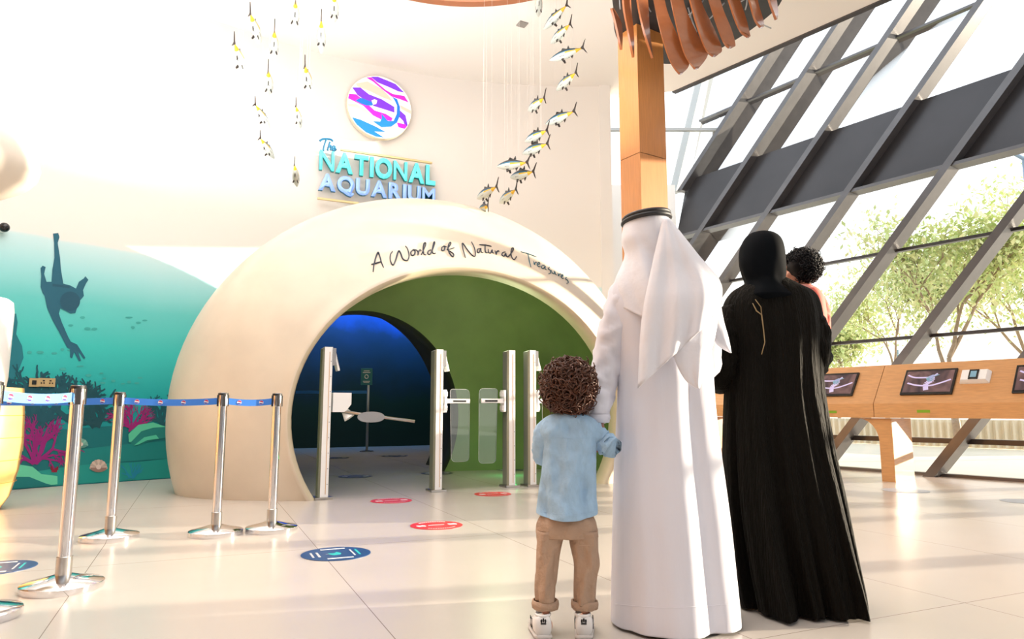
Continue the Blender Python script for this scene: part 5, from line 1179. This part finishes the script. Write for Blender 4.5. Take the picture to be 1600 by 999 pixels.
bm = B(); sleeve(bm, [wx(1165, 478), wsl + Vector((0, 0, -.02)), wx(1135, 530), wx(1127, 575), wel + Vector((.02, .06, .0)), wwl + Vector((-.03, -.06, -.03))], [.055, .078, .082, .085, .075, .06], wr=.008, seed=2); obj('sleeve', bm, M['abaya'], wom, smooth=True)
bm = B(); sleeve(bm, [wx(1250, 478), wsr + Vector((0, 0, -.02)), wx(1272, 520), wx(1276, 560), wer + Vector((-.02, .06, .0)), wwr + Vector((.03, -.06, .0))], [.055, .070, .070, .066, .06, .05], wr=.007, seed=7); obj('sleeve', bm, M['abaya'], wom, smooth=True)
bm = B(); garment(bm, DW, [(363, 1181, 1196, .03, 0, DW), (366, 1171, 1208, .065, 0, DW), (375, 1163, 1218, .10, .1, DW), (390, 1157, 1223, .118, .2, DW), (410, 1156, 1225, .12, .3, DW), (428, 1160, 1226, .112, .5, DW), (440, 1164, 1225, .105, .8, DW), (450, 1160, 1234, .110, 1, DW), (460, 1150, 1250, .122, 1.1, DW), (466, 1146, 1258, .124, 1.1, DW), (474, 1156, 1246, .10, 1, DW)], 90, [(3, .006, .4, 12), (5, .005, 1.1, -16), (9, .002, 2, 20)], cap0=True)
o = obj('headscarf', bm, M['hijab'], wom, smooth=True)
bm = B(); yy = lambda x, y: at_y(x, y, DW - .175); 
tube(bm, [yy(1176, 474), yy(1182, 486), yy(1190, 492), yy(1193, 515), yy(1195, 535), yy(1190, 554)], [.002, .003, .003, .0025, .002, .002], 6); tube(bm, [yy(1180, 468), yy(1189, 480), yy(1190, 492)], .002, 6); obj('edge_trim', bm, M['goldcord'], wom, smooth=True)
# ---- toddler
DT = 3.55
tx_ = lambda px, py: at_y(px, py, DT)
tod = thing('person', 'toddler with dark curly hair and coral shirt carried in front of the woman\'s right shoulder', 'person', tx_(1262, 600))
ht = tx_(1247, 424); bm = B(); Pt = head(bm, (ht.x - .0, DT, ht.z), .18, math.radians(65), 0)
capsule(bm, ht + Vector((.01, 0, -.05)), tx_(1258, 455), .035, .045); capsule(bm, tx_(1262, 478), tx_(1262, 560), .075, .08); capsule(bm, tx_(1246, 474), tx_(1276, 478), .03, .032)
el = tx_(1284, 515); capsule(bm, tx_(1276, 478), el, .03, .024); hd = el + Vector((-.06, .06, -.02)); capsule(bm, el, hd, .024, .018); hand(bm, hd, (-1, .2, 0), (0, 1, 0), .09, .5, 1)
el2 = tx_(1236, 505) + Vector((0, .06, 0)); capsule(bm, tx_(1246, 474), el2, .03, .024); hd2 = el2 + Vector((-.06, .0, .05)); capsule(bm, el2, hd2, .024, .018); hand(bm, hd2, (-1, 0, .4), (0, 1, 0), .09, .5, -1)
for s in (-1, 1): kn = tx_(1245 + s * 10, 610) + Vector((-.05, .08, 0)); capsule(bm, tx_(1260 + s * 8, 565), kn, .05, .035); an = kn + Vector((-.0, .04, -.16)); capsule(bm, kn, an, .035, .024); capsule(bm, an, an + Vector((-.05, .03, -.03)), .024, .02)
o = obj('body', bm, M['skinlight'], tod, recalc=False); finish_body(o, .0055); eyes(Pt, .18, tod)
bm = B(); ch = ht + Vector((.022, -.008, .022)); ellipsoid(bm, ch, (.086, .088, .082), 24, 16)
curls(bm, ch, (.094, .094, .090), 650, 14, .013, .0036, cond=lambda d: not (d.x < -.45 and d.z < .3)); obj('hair', bm, M['hairblack'], tod, smooth=True)
bm = B(); garment(bm, DT, [(447, 1240, 1268, .05, 0), (455, 1233, 1280, .07, .3), (470, 1230, 1287, .085, .6), (500, 1232, 1290, .095, .8), (540, 1235, 1290, .1, 1), (575, 1236, 1288, .1, 1)], 70, [(3, .006, 0, 10), (5, .005, 1, -14), (9, .002, 0, 20)], cap0=True, cap1=True); obj('shirt', bm, M['coral'], tod, smooth=True)
bm = B(); sleeve(bm, [tx_(1266, 462), tx_(1278, 474), tx_(1284, 495), el + Vector((.0, 0, 0)), hd + Vector((.02, -.02, 0))], [.045, .046, .042, .036, .028], wr=.006, seed=12); obj('sleeve', bm, M['coral'], tod, smooth=True)
bm = B(); c = tx_(1256, 452); tube(bm, [c + Vector((.052 * math.cos(2 * PI * k / 24), .055 * math.sin(2 * PI * k / 24), .006 * math.sin(4 * PI * k / 24))) for k in range(25)], .013, 8, cap=False); obj('collar', bm, simplemat('pale_coral', (240, 160, 150)), tod, smooth=True)
# ------------------------------------------------------------------ outside
bm = B(); g0, g1 = fpt(-30, 0, -.15), fpt(60, 0, -.15); g0.z = g1.z = -.06
quad(bm, [g0, g1, g1 + FN * 80, g0 + FN * 80]); struct(obj('ground_outside', bm, mat('pale_paving', srgb(214, 205, 190), .9, noise_amt=.05, nscale=.6), center=False))
ffp = Vector((at_floor(1600, 690).x, 0, 0))
Yf = 17.0
fn0, fn1 = at_y(1150, 662, 24), at_y(1750, 655, 15.5)
zf0 = -.05
bm = B(); d = Vector((fn1.x - fn0.x, fn1.y - fn0.y, 0)); L_ = d.length; d.normalize(); nn = Vector((-d.y, d.x, 0)); K = 220; lowr = []; upr = []
for k in range(K + 1):
    p_ = Vector((fn0.x, fn0.y, 0)) + d * L_ * k / K + nn * (.05 if (k // 2) % 2 else -.05); lowr.append(p_ + Vector((0, 0, zf0))); upr.append(p_ + Vector((0, 0, .66)))
loft(bm, [lowr, upr], False); loft(bm, [upr, [p_ + nn * .15 for p_ in upr]], False); tag(obj('ribbed_wall', bm, simplemat('pale_ribbed', (225, 212, 188)), smooth=False), 'low pale ribbed wall outside, seen under the wooden counter', 'wall')
def tree(base, h, crown, label, seed, nleaf, lsz, cw, trunk_r=.12, cols=((196, 212, 146), (224, 226, 172))):
    rg = random.Random(seed); r = thing('tree', label, 'tree', base, 'leafy trees outside the windows'); bm = B(); tips = []
    def br(p_, d_, L_, rr_, dep):
        pts = [p_]; q = p_
        for k in range(4): d_ = (d_ + Vector((rg.uniform(-.16, .16), rg.uniform(-.16, .16), .05))).normalized(); q = q + d_ * L_ / 4; pts.append(q)
        tube(bm, pts, [rr_ * (1 - .12 * k) for k in range(5)], 7, cap=False)
        if dep == 0: tips.append(q); return
        if dep < 3: tips.append(pts[2])
        for k in range(3 if dep > 1 else 4): a = rg.uniform(0, 2 * PI); sp_ = rg.uniform(.45, .85); e_ = (d_ + Vector((math.cos(a) * sp_, math.sin(a) * sp_, rg.uniform(-.15, .2)))).normalized(); br(q if k < 2 else pts[3], e_, L_ * rg.uniform(.6, .8), rr_ * .55, dep - 1)
    br(Vector(base), Vector((rg.uniform(-.08, .08), 0, 1)), h * .36, trunk_r, 4); obj('trunk', bm, simplemat('pale_bark', (150, 128, 105), noise_amt=.2, nscale=12), r, smooth=True)
    bm = B()
    for k in range(nleaf):
        t_ = rg.choice(tips); c = t_ + Vector((rg.gauss(0, cw), rg.gauss(0, cw), rg.gauss(0, cw * .7))); u_ = Vector((rg.gauss(0, 1), rg.gauss(0, 1), rg.gauss(0, 1))).normalized(); v_ = frame(u_)[0]; s = lsz * rg.uniform(.6, 1.4)
        f = quad(bm, [c - u_ * s, c + v_ * s * .5, c + u_ * s, c - v_ * s * .5]); f.material_index = rg.randrange(2)
    ms = []
    for cc_ in cols:
        m = simplemat('leaf', cc_); b2 = m.node_tree.nodes['Principled BSDF']; ms.append(m)
    o = obj('foliage', bm, None, r, mats=ms, recalc=False)
def tb(px, Y): p_ = at_y(px, 650, Y); p_.z = -.05; return p_
tree(tb(1496, 17), 6.3, None, 'nearest leafy tree outside, its bare trunk rising above the counter', 11, 6500, .085, .36, .11)
tree(tb(1385, 24), 6.6, None, 'smaller bushy tree outside, left of the nearest tree', 5, 6000, .09, .42, .09)
tree(tb(1620, 21), 7.0, None, 'leafy tree outside at the right picture edge', 23, 5500, .09, .45, .11)
tree(tb(1315, 32), 5.6, None, 'distant small tree outside beside the toddler', 31, 5000, .12, .40, .1)
bm = B(); p_ = at_y(1409, 640, 27); p_.z = -.05; tube(bm, [p_, p_ + Vector((0, 0, 3.3))], .06, 8); tag(obj('street_lamp', bm, simplemat('lamp_blue_grey', (120, 150, 175))), 'thin blue grey pole standing outside beyond the trees', 'pole')
bm = B(); p_ = at_y(1640, 640, 14); p_.z = -.05; tube(bm, [p_, p_ + Vector((-.0, 0, 6.2))], .05, 8); tube(bm, [p_ + Vector((0, 0, 6.2)), p_ + Vector((-.5, 0, 6.5))], .04, 8); tag(obj('street_lamp', bm, simplemat('lamp_blue_grey2', (140, 165, 190))), 'tall pale blue grey pole outside at the right picture edge', 'pole')
